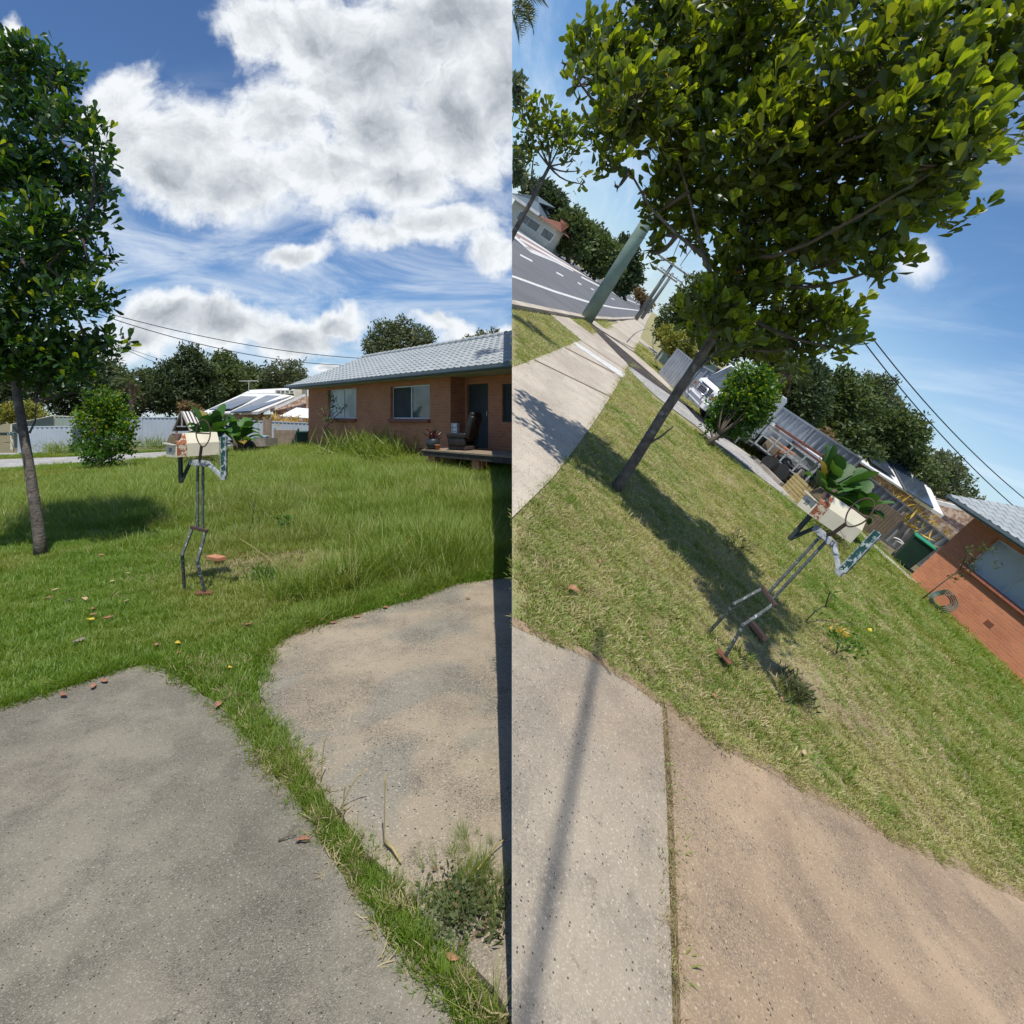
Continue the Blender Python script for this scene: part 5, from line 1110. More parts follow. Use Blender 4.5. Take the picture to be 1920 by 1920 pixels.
# ------------------------------------------------------------------ main trees
def ttube(fr, t, lst, Y, base, m='bark'):
    mb = MB(); pts = []
    for px, py, r in lst: p = at(fr, px, py, Y); pts.append((p[0] - base[0], 0 if len(lst[0]) < 4 else 0, p[2]))
    mb.tube(pts, [r for *_, r in lst], 12); return mb
def main_tree(fr, label, base_px, trunk, limbs_, blobs, ncl, leaf, lm, tips, dj=.5):
    base = g(fr, *base_px); Y = base[1]; t = thing('street_tree', label, 'tree', fr, base)
    def loc(px, py, dy=0): p = at(fr, px, py, Y + dy); return (p[0] - base[0], dy, p[2])
    mb = MB(); pts = [loc(px, py) for px, py, r in trunk]; pts[0] = (pts[0][0], 0, -.05); mb.tube(pts, [r for *_, r in trunk], 14); obj('trunk', mb, 'bark', t, smooth=True)
    for lst in limbs_:
        mb = MB(); mb.tube([loc(px, py, dy) for px, py, dy, r in lst], [r for *_, r in lst], 9); obj('branch', mb, 'bark', t, smooth=True)
    bl = []
    for px, py, rp in blobs:
        dy = random.uniform(-dj, dj) - (1.1 * min(1, max(0, (px - 1420) / 380)) if fr is Rt else 0); p = at(fr, px, py, Y + dy); bl.append((p[0] - base[0], dy, p[2], rp / F * (Y + dy) * (.78 if fr is Rt else .84)))
    tw = MB()
    for lst in limbs_:
        pass
    ends = [Vector(loc(px, py, dy)) for lst in limbs_ for px, py, dy, r in lst[1:]]
    for b in bl:
        c = Vector(b[:3]); e = min(ends, key=lambda v: (v - c).length); limb(tw, e, c, .020, .007, 6)
        for _ in range(5): limb(tw, c, c + Vector(unit(1)[0] * b[3] * .95), .008, .003, 4, seg=3)
    obj('twigs', tw, 'twig', t, smooth=True)
    (V, Fc, va), C, A = clump_crown(bl, ncl, 7, leaf, 'obovate', .5, .25, .8, 1.0, .20)
    link('crown', rawmesh('crown', V, Fc, True, va), lm, t)
    k = RNG.random(len(C)) < tips
    P = C[k] + A[k] * leaf * .9; D = A[k] * .8 + unit(k.sum()) * .35; D[:, 2] = abs(D[:, 2]) + .1
    V, Fc, va = leaves(P, D, leaf * (.6 + .5 * RNG.random(len(P))), 'obovate', 1.0); me2 = rawmesh('leaves', V, Fc, True, va); me2.materials.append(M['leaftip']); link('leaves', me2, None, t)
    return t
main_tree(Rt, 'tall glossy leaved street tree with leaning trunk rising from the mown lawn', (1155, 918),
    [(1155,918,.062),(1172,890,.050),(1195,855,.046),(1240,782,.043),(1290,706,.040),(1335,636,.038),(1348,600,.034)],
    [[(1340,625,0,.034),(1378,575,.02,.030),(1440,525,.1,.026),(1500,478,.15,.018),(1590,380,.2,.012),(1680,260,.2,.008)],
     [(1345,610,0,.030),(1343,540,-.05,.022),(1320,480,-.1,.018),(1270,440,-.15,.014),(1220,390,-.2,.011),(1180,320,-.25,.007)],
     [(1378,575,.02,.022),(1390,470,0,.016),(1400,330,.05,.012),(1390,180,.1,.008)],
     [(1440,525,.1,.018),(1500,530,.25,.012),(1580,540,.3,.008)],
     [(1320,480,-.1,.013),(1290,360,-.1,.009),(1240,200,-.1,.006)],
     [(1205,838,0,.014),(1240,818,-.05,.009),(1262,800,-.08,.005)],
     [(1290,706,0,.022),(1335,668,.1,.014),(1368,640,.15,.010)]],
    [(1140,120,75),(1110,100,45),(1190,200,80),(1150,250,55),(1090,160,22),(1060,120,14),(1290,80,100),(1280,220,95),(1290,350,80),(1420,100,110),(1420,270,110),(1410,420,95),(1390,540,70),
     (1470,580,65),(1545,600,50),(1540,440,95),(1550,290,110),(1590,140,90),(1670,320,85),(1630,450,55),(1655,500,26),(1730,220,85),(1770,310,70),(1840,150,75),(1850,280,45),(1860,230,50),
     (1720,90,70),(1850,40,70),(1330,590,50),(1370,640,40),(1490,650,38),(1560,650,26),(1230,400,28),(1140,310,28),(1160,350,22),(1220,470,22),(1240,440,16),(1290,450,40),
     (1220,-10,60),(1400,-10,70),(1610,0,60),(1790,-10,60),(1890,90,50),(1770,400,35),(1730,380,60),(1330,660,34),(1440,650,40)],
    1950, .108, 'leafbig', 1.0, .45)
main_tree(L, 'tall dark leaved street tree at the left edge of the uncut lawn', (76, 1042),
    [(77,1042,.066),(74,1010,.054),(66,950,.050),(54,870,.045),(42,800,.042),(32,740,.040),(26,680,.038),(28,620,.034)],
    [[(28,620,0,.034),(38,560,0,.030),(45,480,0,.024),(60,380,.1,.018),(80,240,.1,.012),(110,150,.1,.007)],
     [(28,640,0,.030),(10,540,.1,.022),(-20,420,.1,.018),(-30,300,.1,.012)],
     [(38,560,0,.02),(90,500,-.1,.014),(150,430,-.1,.009)], [(32,680,0,.018),(90,640,.1,.012),(160,640,.1,.008)],
     [(55,812,0,.012),(66,790,.05,.008),(68,752,.05,.005)], [(38,815,0,.008),(24,800,-.05,.005)]],
    [(20,120,55),(60,105,32),(115,140,36),(60,200,65),(125,225,45),(20,310,75),(95,320,65),(175,270,30),(165,340,40),(195,345,26),(60,430,75),(130,430,55),(180,400,28),
     (170,500,35),(60,560,80),(130,560,55),(185,560,28),(45,670,70),(110,660,55),(180,640,34),(215,640,18),(150,690,34),(80,720,40),(150,735,14),(-60,150,90),(-70,300,90),(-60,450,90),(-60,600,90),(100,480,60),(190,310,20),(200,480,12)],
    1750, .112, 'leafL', .10, .4)
# small street tree at the seam with the road
def at_(fr, px, py, Y): return at(fr, px, py, Y)
b0 = at(Rt, 900, 565, 9.5)
tree(Rt, 'slender young street tree with bright leaves beside the road', (b0[0], b0[1]), [(b0[0], b0[1], 0, .05)] + [(*at(Rt, px, py, 9.5), r) for px, py, r in ((966,432,.045),(1000,370,.036),(1030,312,.028))],
     pblobs(Rt, 9.5, [(1005,235,34),(1040,262,34),(1000,285,26),(1075,300,22),(1092,345,10),(985,240,22),(1060,245,22),(1020,215,18),(1090,320,12)]), 75, 6, .15, 'leafbig', 'bark', 'obovate', tips=.9, rlimb=.03, name='young_tree')

# bushes
def px_tree(fr, label, Y, basepx, blobs, ncl, leaf, m, **k):
    base = gt(fr, basepx, 800 if fr is L else k.pop('bpy_', 800), Y) if not isinstance(basepx, tuple) else g(fr, *basepx)
    bl = pblobs(fr, Y, blobs, k.pop('dj', .5)); top = min(b[2] for b in bl); rt = k.pop('rt', .12)
    hh = k.pop('hh', max(.3, top * .8)); cx = sum(b[0] for b in bl) / len(bl)
    tr = [(base[0], base[1], 0, rt), (base[0] * .7 + cx * .3, base[1], hh * .5, rt * .8), (base[0] * .5 + cx * .5, base[1], hh, rt * .6)]
    return tree(fr, label, base, tr, bl, ncl, 6, leaf, m, **k)
bL = [(192,760,30),(170,795,32),(212,795,28),(190,825,42),(162,835,22),(228,825,16),(190,850,26),(170,742,12),(190,735,10),(178,770,25),(210,770,18),(235,795,10),(160,860,14),(212,862,14)]
px_tree(L, 'round bright green bush on a short trunk in the uncut lawn', 14.6, (187, 883), bL, 1150, .095, 'bush', rt=.05, hh=.30, rlimb=.03, name='round_bush', cat='bush', bm='twig', tips=.45, dj=.9)
bR = [(1372,772,36),(1400,745,42),(1430,722,28),(1385,800,34),(1415,775,36),(1440,752,20),(1335,792,16),(1398,700,20),(1425,695,16),(1348,772,18),(1355,800,22),(1330,805,10),(1440,735,16),(1380,720,20)]
px_tree(Rt, 'round bright green bush casting a shadow on the mown lawn', 10.98, (1325, 834), bR, 1700, .075, 'bush', rt=.05, hh=.30, rlimb=.03, name='round_bush', cat='bush', bm='twig', tips=.45, dj=.8)

# ------------------------------------------------------------------ background trees
GL = 'trees behind the fence'
px_tree(L, 'dense dark tree with a pointed top above the long grey fence', 48, 345, [(335,735,42),(350,700,34),(358,672,20),(362,655,9),(318,745,36),(300,720,30),(372,700,24),(285,745,26),(345,655,7),(330,690,20),(380,740,30)], 2600, .34, 'fardark', rt=.3, group=GL, bm='farbark', dj=.8)
px_tree(L, 'pale rounded tree right of the dark pointed tree', 56, 415, [(405,695,34),(430,712,34),(400,740,36),(440,745,34),(412,675,20),(390,715,24)], 1900, .36, 'farmid', rt=.3, group=GL, dj=.8)
px_tree(L, 'dull green tree between the pale tree and the neighbouring roof', 62, 470, [(468,712,32),(495,725,30),(480,745,34),(455,700,18)], 1400, .38, 'farmid', rt=.3, group=GL, dj=.8)
px_tree(L, 'airy grey green tree just left of the brick house roof', 60, 535, [(525,702,24),(548,695,22),(560,712,20),(535,725,26),(508,712,20),(572,718,10)], 800, .34, 'farpale', rt=.25, group=GL, dj=.8)
px_tree(L, 'dark tree hidden behind the street tree foliage', 44, 60, [(40,730,60),(90,725,55),(140,730,50),(110,700,40),(20,700,50),(-40,720,70)], 2600, .34, 'fardark', rt=.3, group=GL, dj=.8)
px_tree(L, 'dark brownish tree behind the round green bush', 46, 200, [(190,725,42),(220,735,36),(175,700,26),(205,690,22),(245,755,30),(150,755,30)], 1900, .34, 'fardark', rt=.3, group=GL, dj=.8)
px_tree(L, 'rusty coloured low shrub above the striped shelter', 34, 352, [(352,764,10),(362,768,9),(345,770,8)], 160, .20, 'rust_leaf', rt=.05, name='shrub', cat='shrub')
px_tree(L, 'yellow green hedge shrub behind the sage fence corner', 30, 40, [(30,772,20),(52,770,18),(18,776,16),(68,780,12)], 600, .16, 'fargold', rt=.06, name='shrub', cat='shrub')
px_tree(L, 'tall eucalyptus crown above the middle of the brick house roof', 66, 750, [(722,628,26),(752,612,22),(745,640,34),(785,632,24),(775,650,26),(712,652,24),(700,640,14),(805,640,14),(730,665,28),(815,655,8),(690,655,8),(790,665,20)], 1700, .40, 'farpale', rt=.4, rlimb=.18, dj=.8, name='eucalyptus')
px_tree(L, 'sparse pale treetop above the brick house ridge', 70, 905, [(880,640,14),(905,632,13),(925,625,9),(895,648,18),(932,622,4),(915,640,14)], 420, .34, 'farpale', rt=.3, rlimb=.12, dj=.8, name='eucalyptus')
GR = 'trees behind the galvanised fence'
px_tree(Rt, 'dark leafy tree between the round bush and the leaning crown', 24, 1470, [(1470,705,40),(1500,740,45),(1455,670,34),(1440,640,34),(1490,780,40),(1520,700,30),(1420,640,40)], 2600, .20, 'fardark', rt=.2, group=GR, dj=.8, bpy_=830)
px_tree(Rt, 'broad olive tree above the galvanised fence and trailer', 26, 1560, [(1560,750,50),(1600,745,40),(1570,800,50),(1540,820,42),(1620,790,45),(1590,710,20),(1520,790,36),(1600,840,36)], 3000, .22, 'farmid', rt=.2, group=GR, dj=.8, bpy_=880)
px_tree(Rt, 'spiky topped grey tree touching the tilted cables', 29, 1650, [(1640,745,26),(1655,722,18),(1645,770,30),(1632,715,12),(1670,760,22)], 1100, .20, 'farpale', rt=.2, group=GR, dj=.8, bpy_=920)
px_tree(Rt, 'rounded green tree behind the solar panels', 27, 1680, [(1680,800,40),(1690,840,44),(1650,840,40),(1655,800,34),(1712,850,34),(1720,880,30),(1640,870,26)], 2500, .21, 'farmid', rt=.2, group=GR, dj=.8, bpy_=940)
px_tree(Rt, 'airy eucalyptus beside the tilted brick house roof', 30, 1780, [(1775,880,30),(1800,905,30),(1770,915,28),(1815,930,18),(1790,870,14),(1745,890,22),(1755,865,20),(1825,945,10),(1790,935,20),(1745,915,20)], 1000, .20, 'farpale', rt=.2, group=GR, dj=.8, bpy_=1000)
px_tree(Rt, 'small rusty leaved shrub behind the striped shelter', 20, 1545, [(1545,822,16),(1535,830,14)], 220, .14, 'rust_leaf', rt=.05, name='shrub', cat='shrub', bpy_=860)
px_tree(Rt, 'tall clipped dark hedge along the footpath', 26, 1270, [(1290,570,34),(1262,592,24),(1245,612,18),(1310,540,30),(1330,590,50),(1300,610,34),(1236,628,12),(1360,640,50)], 3000, .18, 'farmid', rt=.1, name='tall_hedge', cat='hedge', dj=.6, bpy_=640)
px_tree(Rt, 'rounded golden green shrub above the galvanised fence end', 18.6, 1262, [(1262,640,24),(1275,655,24),(1252,628,18),(1288,665,18),(1285,640,16)], 1500, .10, 'fargold', rt=.06, name='golden_shrub', cat='shrub', dj=.6, bpy_=690)
GS = 'trees across the road'
gx = dict(rt=.4, group=GS, dj=.8, rlimb=.2)
px_tree(Rt, 'dark round tree behind the house across the road', 95, 1020, [(1018,372,28),(1040,388,24),(1000,360,22),(1045,405,20),(1025,400,22)], 1500, .8, 'fardark', bpy_=446, **gx)
px_tree(Rt, 'feathery yellow green palm clump across the road', 88, 1075, [(1070,425,30),(1060,450,24),(1090,440,24),(1080,460,24),(1050,425,16)], 1500, .8, 'farmid', bpy_=480, **gx)
px_tree(Rt, 'broad green tree across the road left of the green pole', 98, 1120, [(1110,455,30),(1135,475,28),(1120,490,28),(1145,500,22),(1150,480,16),(1100,475,24)], 1700, .8, 'farmid', bpy_=515, **gx)
px_tree(Rt, 'tall dark tree seen just behind the green pole', 110, 1180, [(1172,455,13),(1180,478,15),(1188,502,15),(1178,525,16),(1165,540,14),(1195,522,10),(1168,510,14)], 800, .8, 'fardark', bpy_=555, **gx)
px_tree(Rt, 'low reddish tree where the road meets the sky', 150, 1205, [(1200,555,8),(1210,565,8),(1195,548,7),(1216,574,6)], 300, .9, 'rust_leaf', bpy_=575, **gx)
px_tree(Rt, 'grey green treetops hanging in from the upper seam', 40, 960, [(962,165,16),(968,185,10),(958,300,18),(965,330,14)], 260, .5, 'farpale', bpy_=430, rt=.2, rlimb=.1)

# palms
def palm(fr, label, px, py, Y, ln, n=16, m='farmid', dead=6, leafw=.09, r=.16):
    p = at(fr, px, py, Y); t = thing('palm_tree', label, 'palm', fr, (p[0], p[1])); h = p[2]
    obj('trunk', MB().tube([(0, 0, 0), (.05, 0, h * .5), (0, 0, h)], [r * 1.2, r, r * .8], 10), 'farbark', t, smooth=True)
    def frond(a, up, l):
        Pp, Dd, sp = [], [], []; c, s = math.cos(a), math.sin(a)
        for k in range(26):
            u = k / 25; q = Vector((c * l * u * (1 - .2 * u), s * l * u * (1 - .2 * u), h + l * (up * u - (.75 + .3 * abs(up)) * u * u))); dr = Vector((c, s, up - 1.6 * u)).normalized()
            for sd in (-1, 1): Pp.append(q); Dd.append(dr * .6 + Vector((-s, c, -.35)) * sd); sp.append(l * .30 * math.sin(min(1, u * 1.1 + .1) * math.pi) ** .6 + .05)
        return np.array([list(x) for x in Pp]), np.array([list(x) for x in Dd]), np.array(sp)
    A_ = [frond(i * 2.4, random.uniform(.1, 1.5), ln * random.uniform(.8, 1.1)) for i in range(n)]
    P0, D0, S0 = (np.concatenate([a[i] for a in A_]) for i in range(3)); V, Fc, va = leaves(P0, D0, S0, 'oval', .12 * ln / 2 / 1.2); link('crown', rawmesh('crown', V, Fc, True, va), m, t)
    if dead:
        A_ = [frond(i * 1.1, random.uniform(-1.2, -.5), ln * .8) for i in range(dead)]; P0, D0, S0 = (np.concatenate([a[i] for a in A_]) for i in range(3)); V, Fc, va = leaves(P0, D0, S0 * .7, 'oval', .2); link('dead_fronds', rawmesh('dead_fronds', V, Fc, True, va), 'rust_leaf', t)
palm(L, 'scruffy palm with brown hanging fronds among the dark trees', 245, 712, 38, 1.9)
palm(Rt, 'tilted scruffy palm between the round bush and the trees', 1480, 700, 21, 1.3, r=.12)
b0 = at(Rt, 930, 25, 14)
palm(Rt, 'palm whose drooping frond tips hang in from the upper seam', 945, 5, 14, 1.3, 18, 'farpale', 0)

# house across the road
c = gt(Rt, 1036, 440, 80); a = gt(Rt, 950, 395, 80); a = (a[0], a[1] + 1); dv = Vector(c) - Vector(a); hs = dv.length
t = thing('street_house', 'cream house with grey and brown roof across the road', 'house', Rt, a, math.atan2(dv.y, dv.x)); 
obj('wall', MB().b2((0, 0, 0), (hs, 12, 3.4)), 'creampaint', t)
mb = MB(); e = 1.2; mb.add([(-e, -e, 3.4), (hs * .62, -e, 3.4), (hs * .62, 13, 3.4), (-e, 13, 3.4), (4, 6, 5.6), (hs * .62 - 4, 6, 5.6)], [(0, 1, 5, 4), (1, 2, 5), (2, 3, 4, 5), (3, 0, 4)]); obj('roof', mb, 'gutter', t)
mb = MB(); mb.add([(hs * .6, -e, 3.1), (hs + e, -e, 3.1), (hs + e, 13, 3.1), (hs * .6, 13, 3.1), (hs * .6 + 3, 6, 4.8), (hs - 2, 6, 4.8)], [(0, 1, 5, 4), (1, 2, 5), (2, 3, 4, 5), (3, 0, 4)]); obj('roof', mb, 'rust', t)
obj('fascia', MB().b2((-e, -e - .1, 3.1), (hs * .62, -e - .02, 3.5)), 'white', t)
for x in (hs * .2, hs * .45, hs * .78): w_ = obj('window', MB().b2((x, -.05, 1.0), (x + 2, -.01, 2.4)), 'alu', t); obj('pane', MB().b2((x + .15, -.08, 1.15), (x + 1.85, -.055, 2.25)), 'glassD', w_)
fence(Rt, g(Rt, 1042, 458), g(Rt, 1135, 522), 2.2, 2.2, 'timber', 'brown fence along the far side of the road under the trees', 'greytimber', 6, True, 1.0)

# ------------------------------------------------------------------ small plants
def sapling(fr, px0, pts, label, Y=None, leafn=60, ls=.05, m='bush', r=.006, name='sapling', clumps=None, extra=()):
    b = g(fr, *px0); Y = Y or b[1]; t = thing(name, label, 'plant', fr, b); mb = MB(); ends = []
    for br in pts:
        q = [at(fr, px, py, Y) for px, py in br]; q = [(p[0] - b[0], p[1] - b[1], max(p[2], 0)) for p in q]
        mb.tube(q, [r * (1 - .6 * i / (len(q) - 1)) for i in range(len(q))], 6); ends += q[1:]
    obj('stem', mb, 'twig', t, smooth=True)
    if clumps: ends = [at(fr, px, py, Y) for px, py in clumps]; ends = [(p[0] - b[0], p[1] - b[1], p[2]) for p in ends]
    P0 = np.array(ends)[RNG.integers(0, len(ends), leafn)] + RNG.normal(size=(leafn, 3)) * ls * .7; D0 = unit(leafn) + (0, 0, .5)
    V, Fc, va = leaves(P0, D0, ls * (.6 + .7 * RNG.random(leafn)), 'oval', 1.0); link('leaves', rawmesh('leaves', V, Fc, True, va), m, t)
    return t
sapling(L, (472, 995), [[(472,995),(474,965),(478,945),(481,925)],[(474,993),(488,972),(508,955)],[(476,950),(468,935)]], 'thin bare seedling with few leaves right of the letterbox legs', leafn=26, ls=.03, name='seedling')
sapling(L, (528, 1002), [[(528,1002),(527,985),(535,972)],[(528,995),(518,975)],[(527,990),(540,980)]], 'small leafy citrus seedling beside the yellow fruit on uncut lawn', leafn=90, ls=.055, name='seedling')
sapling(Rt, (1508, 1167), [[(1508,1167),(1530,1145),(1548,1135),(1560,1115)],[(1508,1167),(1545,1163),(1600,1172)],[(1548,1135),(1556,1110),(1552,1100)]], 'bare forked seedling with few leaves on the mown lawn', leafn=34, ls=.040, name='seedling')
sapling(Rt, (1567, 1232), [[(1567,1232),(1572,1205),(1590,1195)],[(1568,1225),(1590,1215),(1605,1212)],[(1572,1210),(1565,1190)]], 'small leafy citrus seedling with yellow leaves on the mown lawn', leafn=110, ls=.045, name='seedling')
spiky(Rt, g(Rt, 1568, 1192), .16, 'tuft of bright yellow leaves above the leafy citrus seedling', 'aloe', 40, .5, .6, name='yellow_leaf_tuft', cat='leaves', z=.02)
sapling(L, (614, 852), [[(614,852),(613,830),(611,805),(615,780),(618,755),(622,742)],[(612,800),(625,785),(645,765)],[(615,782),(630,772)],[(613,812),(608,795),(606,768)]], 'slender climbing sapling growing against the house window', Y=20.3, leafn=260, ls=.10, r=.02, m='farmid', clumps=[(618,742),(625,752),(622,765),(634,768),(645,765),(617,790),(628,790),(616,810),(606,768),(608,785),(614,812),(613,808)])
sapling(Rt, (1724, 1127), [[(1724,1127),(1760,1098),(1800,1068),(1812,1055)],[(1800,1068),(1812,1040),(1815,1030)],[(1812,1055),(1832,1045),(1850,1030)],[(1812,1058),(1835,1060)]], 'slender grey sapling leaning across the tilted window', leafn=190, ls=.055, r=.012, m='farmid', clumps=[(1790,1080),(1800,1082),(1815,1032),(1812,1060),(1835,1030),(1850,1028),(1862,1035),(1870,1060),(1828,1050),(1822,1066)])
for fr_, p_, s_, lb in ((L, (541, 950), .03, 'yellow lemon lying in the uncut grass near the seedlings'), (Rt, (1626, 1186), .026, 'yellow lemon lying on the mown lawn beyond the citrus seedling')):
    b = g(fr_, *p_); tag(obj('lemon', MB().lathe([(.001, -1.2 * s_), (.35 * s_, -1.05 * s_), (.85 * s_, -.6 * s_), (s_, 0), (.85 * s_, .6 * s_), (.35 * s_, 1.05 * s_), (.001, 1.25 * s_)]), 'lemon', fr=fr_, loc=(b[0], b[1], s_ * (3.5 if fr_ is L else 1.3)), smooth=True), lb, 'lemon')
def wispy(fr, px, sc, label, m='weed', n=80, h=.4, name='weed', sp=.06, w=.02, kind='blade', lean=.35):
    b = g(fr, *px); P0 = RNG.normal(size=(n, 3)) * (sp, sp, .005); D0 = RNG.normal(size=(n, 3)) * lean; D0[:, 2] = 1
    V, Fc, va = leaves(P0, D0, h * (.4 + .7 * RNG.random(n)), kind, w); n2 = int(n * 1.6); k = RNG.integers(0, n, n2); u = RNG.random(n2)[:, None]
    D1 = D0[k] / np.linalg.norm(D0[k], axis=1, keepdims=True); V2, F2, v2 = leaves(P0[k] + D1 * u * h * .7, D1 + unit(n2) * .8, .035 * (1 + RNG.random(n2)), 'oval', .4)
    V, Fc, va = cat3([(V, Fc, va), (V2, F2, v2)]); return tag(link(name, rawmesh(name, V, Fc, True, va), m, fr=fr, loc=(b[0], b[1], 0)), label, 'weed')
wispy(L, (305, 990), 1, 'wispy brownish weed standing left of the letterbox legs', n=70, h=.34, sp=.10, w=.012)
wispy(L, (498, 1092), 1, 'dark green bushy weed on the bare patch right of the legs', 'bush', n=160, h=.20, sp=.07, w=.02, lean=.5)
wispy(Rt, (1372, 1030), 1, 'twiggy bent weed left of the leaning figure on the mown lawn', n=60, h=.30, sp=.06, w=.012, lean=.6)
wispy(Rt, (1485, 1300), 1, 'low dark green bristly weed near the driveway edge', 'weed', n=240, h=.13, sp=.055, w=.03, lean=.7)
wispy(L, (880, 1730), 1, 'reddish green spreading weed growing on the tan slab', 'weed', n=90, h=.075, sp=.055, w=.04, lean=1.1, name='spreading_weed')
b = g(L, 868, 1712); n = 900; r_ = RNG.normal(size=(n, 2)) * (.050, .045); P0 = np.c_[r_, .008 + .045 * RNG.random(n) * np.exp(-(r_ ** 2).sum(1) / .006)]
V, Fc, va = leaves(P0, unit(n) * (1, 1, .5) + (0, 0, .3), .022, 'oval', 1.1); tag(link('leafy_weed', rawmesh('leafy_weed', V, Fc, True, va), 'weed', fr=L, loc=(b[0], b[1], .026)), 'dense patch of small reddish leaves at the lower seam', 'weed')
spiky(L, g(L, 700, 862), 1.0, 'spreading grassy shrub growing at the foot of the brick wall', 'grassT', 900, .95, .035, name='grassy_shrub', cat='shrub', kind='blade', up=1.0, spread=.75)
spiky(L, g(L, 735, 868), .8, 'smaller grassy shrub near the porch deck', 'grassT', 500, .95, .035, name='grassy_shrub', cat='shrub', kind='blade', up=1.0, spread=.6)
for i, (px, lb) in enumerate((((110, 855), 'clump of weeds at the foot of the low grey fence'), ((295, 850), 'tall weeds along the long grey fence'), ((240, 852), 'low weeds along the fence right of the round bush'))):
    spiky(L, gt(L, px[0], 850, 20.8 if i == 0 else 24.5), .8, lb, 'grassT', 260, .55, .05, name='fence_weeds', cat='weeds', kind='blade', up=1.0, spread=.45)
# tall single seed stalks near the slab edge
m2 = []; 
for px, py, tx, ty in ((658,1120,655,1000),(700,1060,690,965),(560,1100,450,1010),(720,1090,770,1010),(640,1560,648,1470),(720,1600,722,1450),(600,1480,610,1380),(632,1530,690,1440)):
    b = g(L, px, py); e = at(L, tx, ty, b[1]); m2.append((b, e))
mb = MB()
for b, e in m2:
    a_, c_ = Vector((b[0], b[1], 0)), Vector(e); pts = [a_.lerp(c_, i / 6) + Vector((0, 0, .03 * math.sin(i / 6 * 3.14))) for i in range(7)]; mb.tube(pts, [.0022] * 5 + [.0032, .001], 5)
tag(obj('seed_stalks', mb, 'newtimber', fr=L, smooth=True), 'thin seed stalks sticking up along the slab edge', 'grass stalks', kind='stuff')

# fallen leaves: curled little blades, one object each
def fallen(fr, px, sz, m, label, group=None, z=.03, name='fallen_leaf', cat='leaf', asp=.42):
    b = g(fr, *px, z); pts = []; ws = []; cl = random.uniform(.15, .5)
    tw = random.uniform(-.25, .25); cr = [random.uniform(.7, 1.2) for _ in range(9)]
    for k in range(9):
        u = k / 8; pts.append((tw * sz * math.sin(u * 3.1), (u - .5) * sz, sz * cl * (abs(u - .45) ** 1.5) + sz * .03 * (k % 2) + .004)); ws.append(sz * asp * cr[k] * (math.sin(min(1, u * 1.08) * math.pi) ** .8 if .05 < u < .93 else .05) * .5)
    mb = MB(); mb.ribbon(pts, ws, (1, 0, random.uniform(-.3, .3)), random.uniform(.2, .9)); o = obj(name, mb, m, fr=fr, loc=(b[0], b[1], z), rz=random.random() * 6.28, smooth=True)
    o.modifiers.new('s', 'SOLIDIFY').thickness = .0015; return tag(o, label, cat, group)
GLV = 'fallen leaves on the uncut lawn'
lawn_leaves = [((90,1122),.09,'deadleaf','small tan leaf left of the long twisted leaf'),((105,1108),.08,'deadpale','pale leaf above the small tan leaf in short grass'),((158,1126),.15,'deadpale','long pale twisted leaf in the shaded grass'),((131,1128),.10,'greyleaf','grey curled leaf beside the long twisted leaf'),
 ((176,1142),.08,'deadleaf','brown leaf just below the long twisted leaf'),((210,1091),.09,'deadpale','pale leaf standing in dark shaded grass'),((237,1128),.08,'deadpale','lone tan leaf between the tree and the letterbox legs'),((168,1164),.10,'yellowleaf','yellow leaf lying on the left lawn'),
 ((175,1155),.08,'deadleaf','reddish leaf touching the yellow lawn leaf'),((203,1160),.10,'deadleaf','reddish brown leaf right of the yellow leaf'),((148,1203),.11,'greyleaf','broad grey leaf above the grey slab corner'),((93,1281),.05,'deadleaf','tiny reddish leaf near the lower left grass edge'),
 ((290,1211),.07,'deadleaf','salmon leaf at the end of a small stalk'),((337,1206),.09,'yellowleaf','yellow leaf above three salmon leaves'),((336,1226),.07,'deadleaf','salmon leaf under the yellow leaf'),((352,1235),.06,'deadleaf','smallest salmon leaf nearest the slab tip'),
 ((433,1252),.06,'yellowleaf','pale yellow leaf on the grass between the slabs'),((465,1172),.13,'deadleaf','large orange leaf on the right lawn edge'),((392,1166),.08,'deadleaf','rusty leaf below the foot plate'),((497,1103),.09,'deadleaf','upright tan leaf below the bushy weed'),
 ((340,1064),.05,'deadpale','pale chip left of the figure knee'),((240,1075),.06,'deadpale','small tan leaf far left in shade'),((190,1042),.10,'deadleaf','thin rusty leaf in the brown patch of lawn'),((215,1022),.05,'deadpale','pale leaf in the brown patch of lawn')]
for p_, s_, m_, lb in lawn_leaves: fallen(L, p_, s_ * .72, m_, lb, GLV, .04)
GSL = 'fallen leaves on the slabs'
for p_, s_, m_, lb in [((120,1305),.065,'deadleaf','salmon leaf on the grey slab just inside the grass edge'),((177,1288),.06,'deadleaf','left leaf of a touching pair at the grey slab edge'),((193,1279),.06,'deadleaf','right leaf of a touching pair at the grey slab edge'),
    ((545,1168),.05,'deadleaf','small leaf half under grass above the tan slab'),((625,1168),.06,'deadleaf','leaf on the tan slab below long grass'),((670,1157),.06,'deadleaf','dark leaf in the litter at the tan slab edge'),((724,1140),.06,'deadleaf','upright leaf at the tan slab edge'),((760,1118),.10,'deadleaf','large curled leaf under the overhanging grass'),
    ((878,1123),.05,'deadleaf','lone leaf far out on the tan slab'),((568,1579),.055,'deadleaf','curled tan leaf with a twig beside the slab joint'),((850,1797),.045,'deadleaf','rust coloured leaf standing in the joint grass'),((405,1325),.07,'deadleaf','shrivelled leaf at the grey slab tip')]: fallen(L, p_, s_, m_, lb, GSL, .03)
GM = 'fallen leaves on the mown lawn'
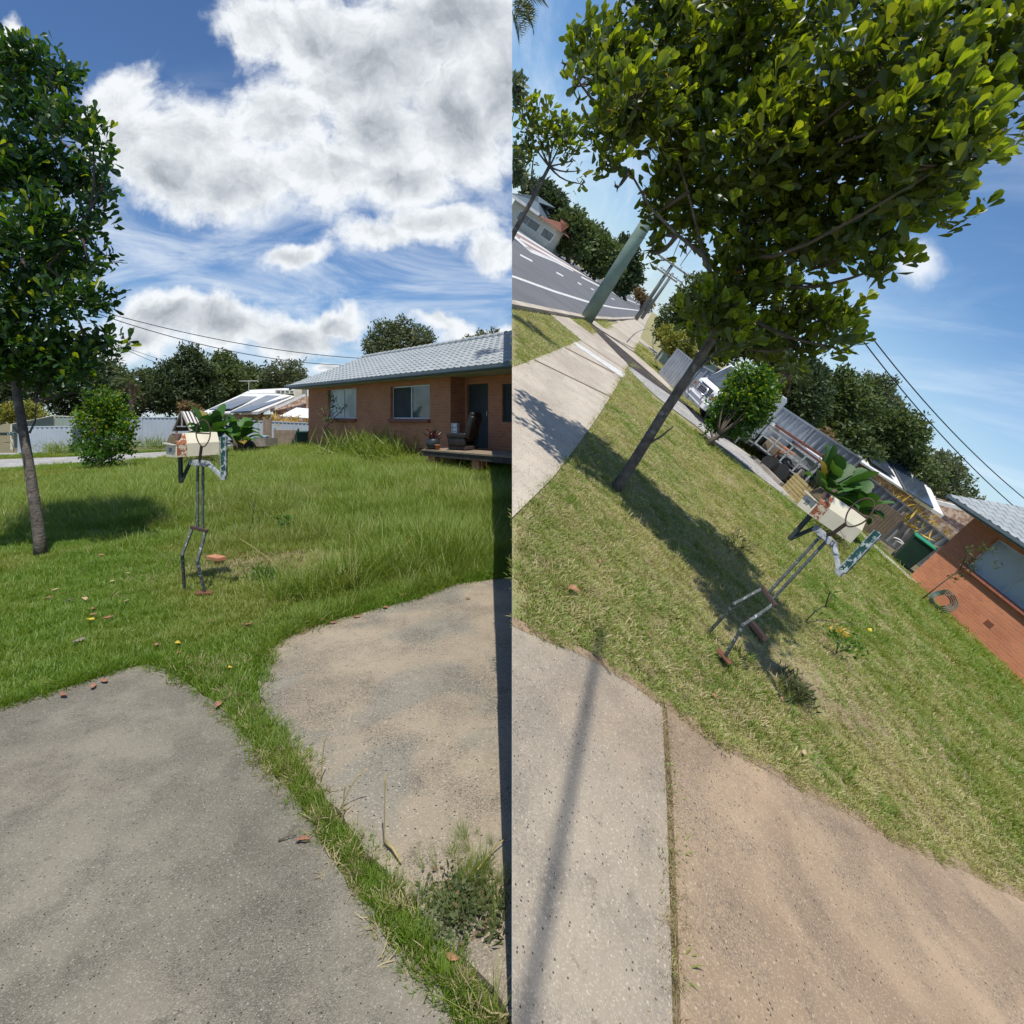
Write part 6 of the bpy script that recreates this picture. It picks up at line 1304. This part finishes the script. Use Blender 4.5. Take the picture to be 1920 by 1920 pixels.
for p_, s_, m_, lb in [((1215,1190),.05,'deadleaf','rusty curled leaf left of the figure on mown grass'),((1338,1306),.045,'deadleaf','rusty leaf below the foot plate on mown grass'),((1465,1312),.045,'deadleaf','orange leaf left of the bristly weed base'),((1455,1257),.05,'deadleaf','orange leaf above the bristly weed'),
    ((1075,1112),.10,'deadleaf','large tan leaf in the grass under the seam'),((1125,1055),.05,'deadleaf','tan leaf at the tree shadow edge'),((1505,1412),.06,'deadpale','pale leaf close to the brown driveway edge'),((1180,1160),.04,'deadpale','small pale leaf near the pale driveway')]: fallen(Rt, p_, s_, m_, lb, GM, .025)
b = g(L, 405, 1056); tag(obj('tile_piece', MB().box((0, 0, .02), (.19, .09, .035)), 'cellbrick', fr=L, loc=(b[0], b[1], .035), rz=-.5, bev=.004), 'broken salmon coloured tile lying behind the figure legs', 'tile')
b = g(Rt, 1413, 1186); tag(obj('tile_piece', MB().xprism([(-.10, 0), (.09, 0), (.08, .03), (-.10, .035)], -.03, .03), 'cellbrick', fr=Rt, loc=(b[0], b[1], .02), rz=-.95, bev=.004), 'long orange tile piece lying behind the leaning legs', 'tile')
def twig(fr, a, b, label, r=.004, z=.03, m='twig'):
    p, q = Vector((*g(fr, *a), z)), Vector((*g(fr, *b), z)); mid = p.lerp(q, .5) + Vector((RNG.normal() * .01, RNG.normal() * .01, .008)); return tag(obj('twig', MB().tube([p, mid, q], [r, r * .8, r * .5], 6), m, fr=fr, smooth=True), label, 'twig')
twig(L, (722, 1600), (752, 1640), 'pale dry stick lying in the slab joint', .006, .04, 'newtimber'); twig(L, (522, 1592), (556, 1582), 'thin dark twig beside the curled leaf', .003)
twig(L, (895, 1660), (960, 1590), 'bleached straw stalk leaning at the lower seam', .003, .05, 'newtimber')
twig(Rt, (1105, 1232), (1138, 1272), 'dark twig on the pale driveway edge', .004); twig(Rt, (1262, 1300), (1285, 1318), 'short twig in the grass edge by the joint', .003)
twig(L, (500, 1330), (480, 1315), 'tiny dark twig at the grey slab corner', .003)

# ------------------------------------------------------------------ trim each place where the two meet
bpy.context.view_layer.update()
for o, side in PEND:
    if o.type != 'MESH' or not o.data.vertices: continue
    mw = o.matrix_world; co_ = np.empty(len(o.data.vertices) * 3, np.float32); o.data.vertices.foreach_get('co', co_); co_ = co_.reshape(-1, 3)
    Mx = np.array(mw); xw = co_ @ Mx[0, :3] + Mx[0, 3]; sgn = -1 if side == 'L' else 1
    if (xw * sgn).min() >= 0.0005: continue
    if len(co_) > 3000 and o.name.split('.')[0] in ('crown', 'leaves', 'leaves', 'dead_fronds'):
        bm = bmesh.new(); bm.from_mesh(o.data); bm.verts.ensure_lookup_table(); kill = [v for v in bm.verts if xw[v.index] * sgn < .0005]
        bmesh.ops.delete(bm, geom=kill, context='VERTS'); bm.to_mesh(o.data); bm.free(); continue
    inv = mw.inverted(); pc = inv @ Vector((.0005 * sgn, 0, 0)); nn = (mw.transposed().to_3x3() @ Vector((sgn, 0, 0))).normalized()
    bm = bmesh.new(); bm.from_mesh(o.data)
    bmesh.ops.bisect_plane(bm, geom=bm.verts[:] + bm.edges[:] + bm.faces[:], plane_co=pc, plane_no=nn, clear_inner=True)
    bm.to_mesh(o.data); bm.free(); o.data.update()
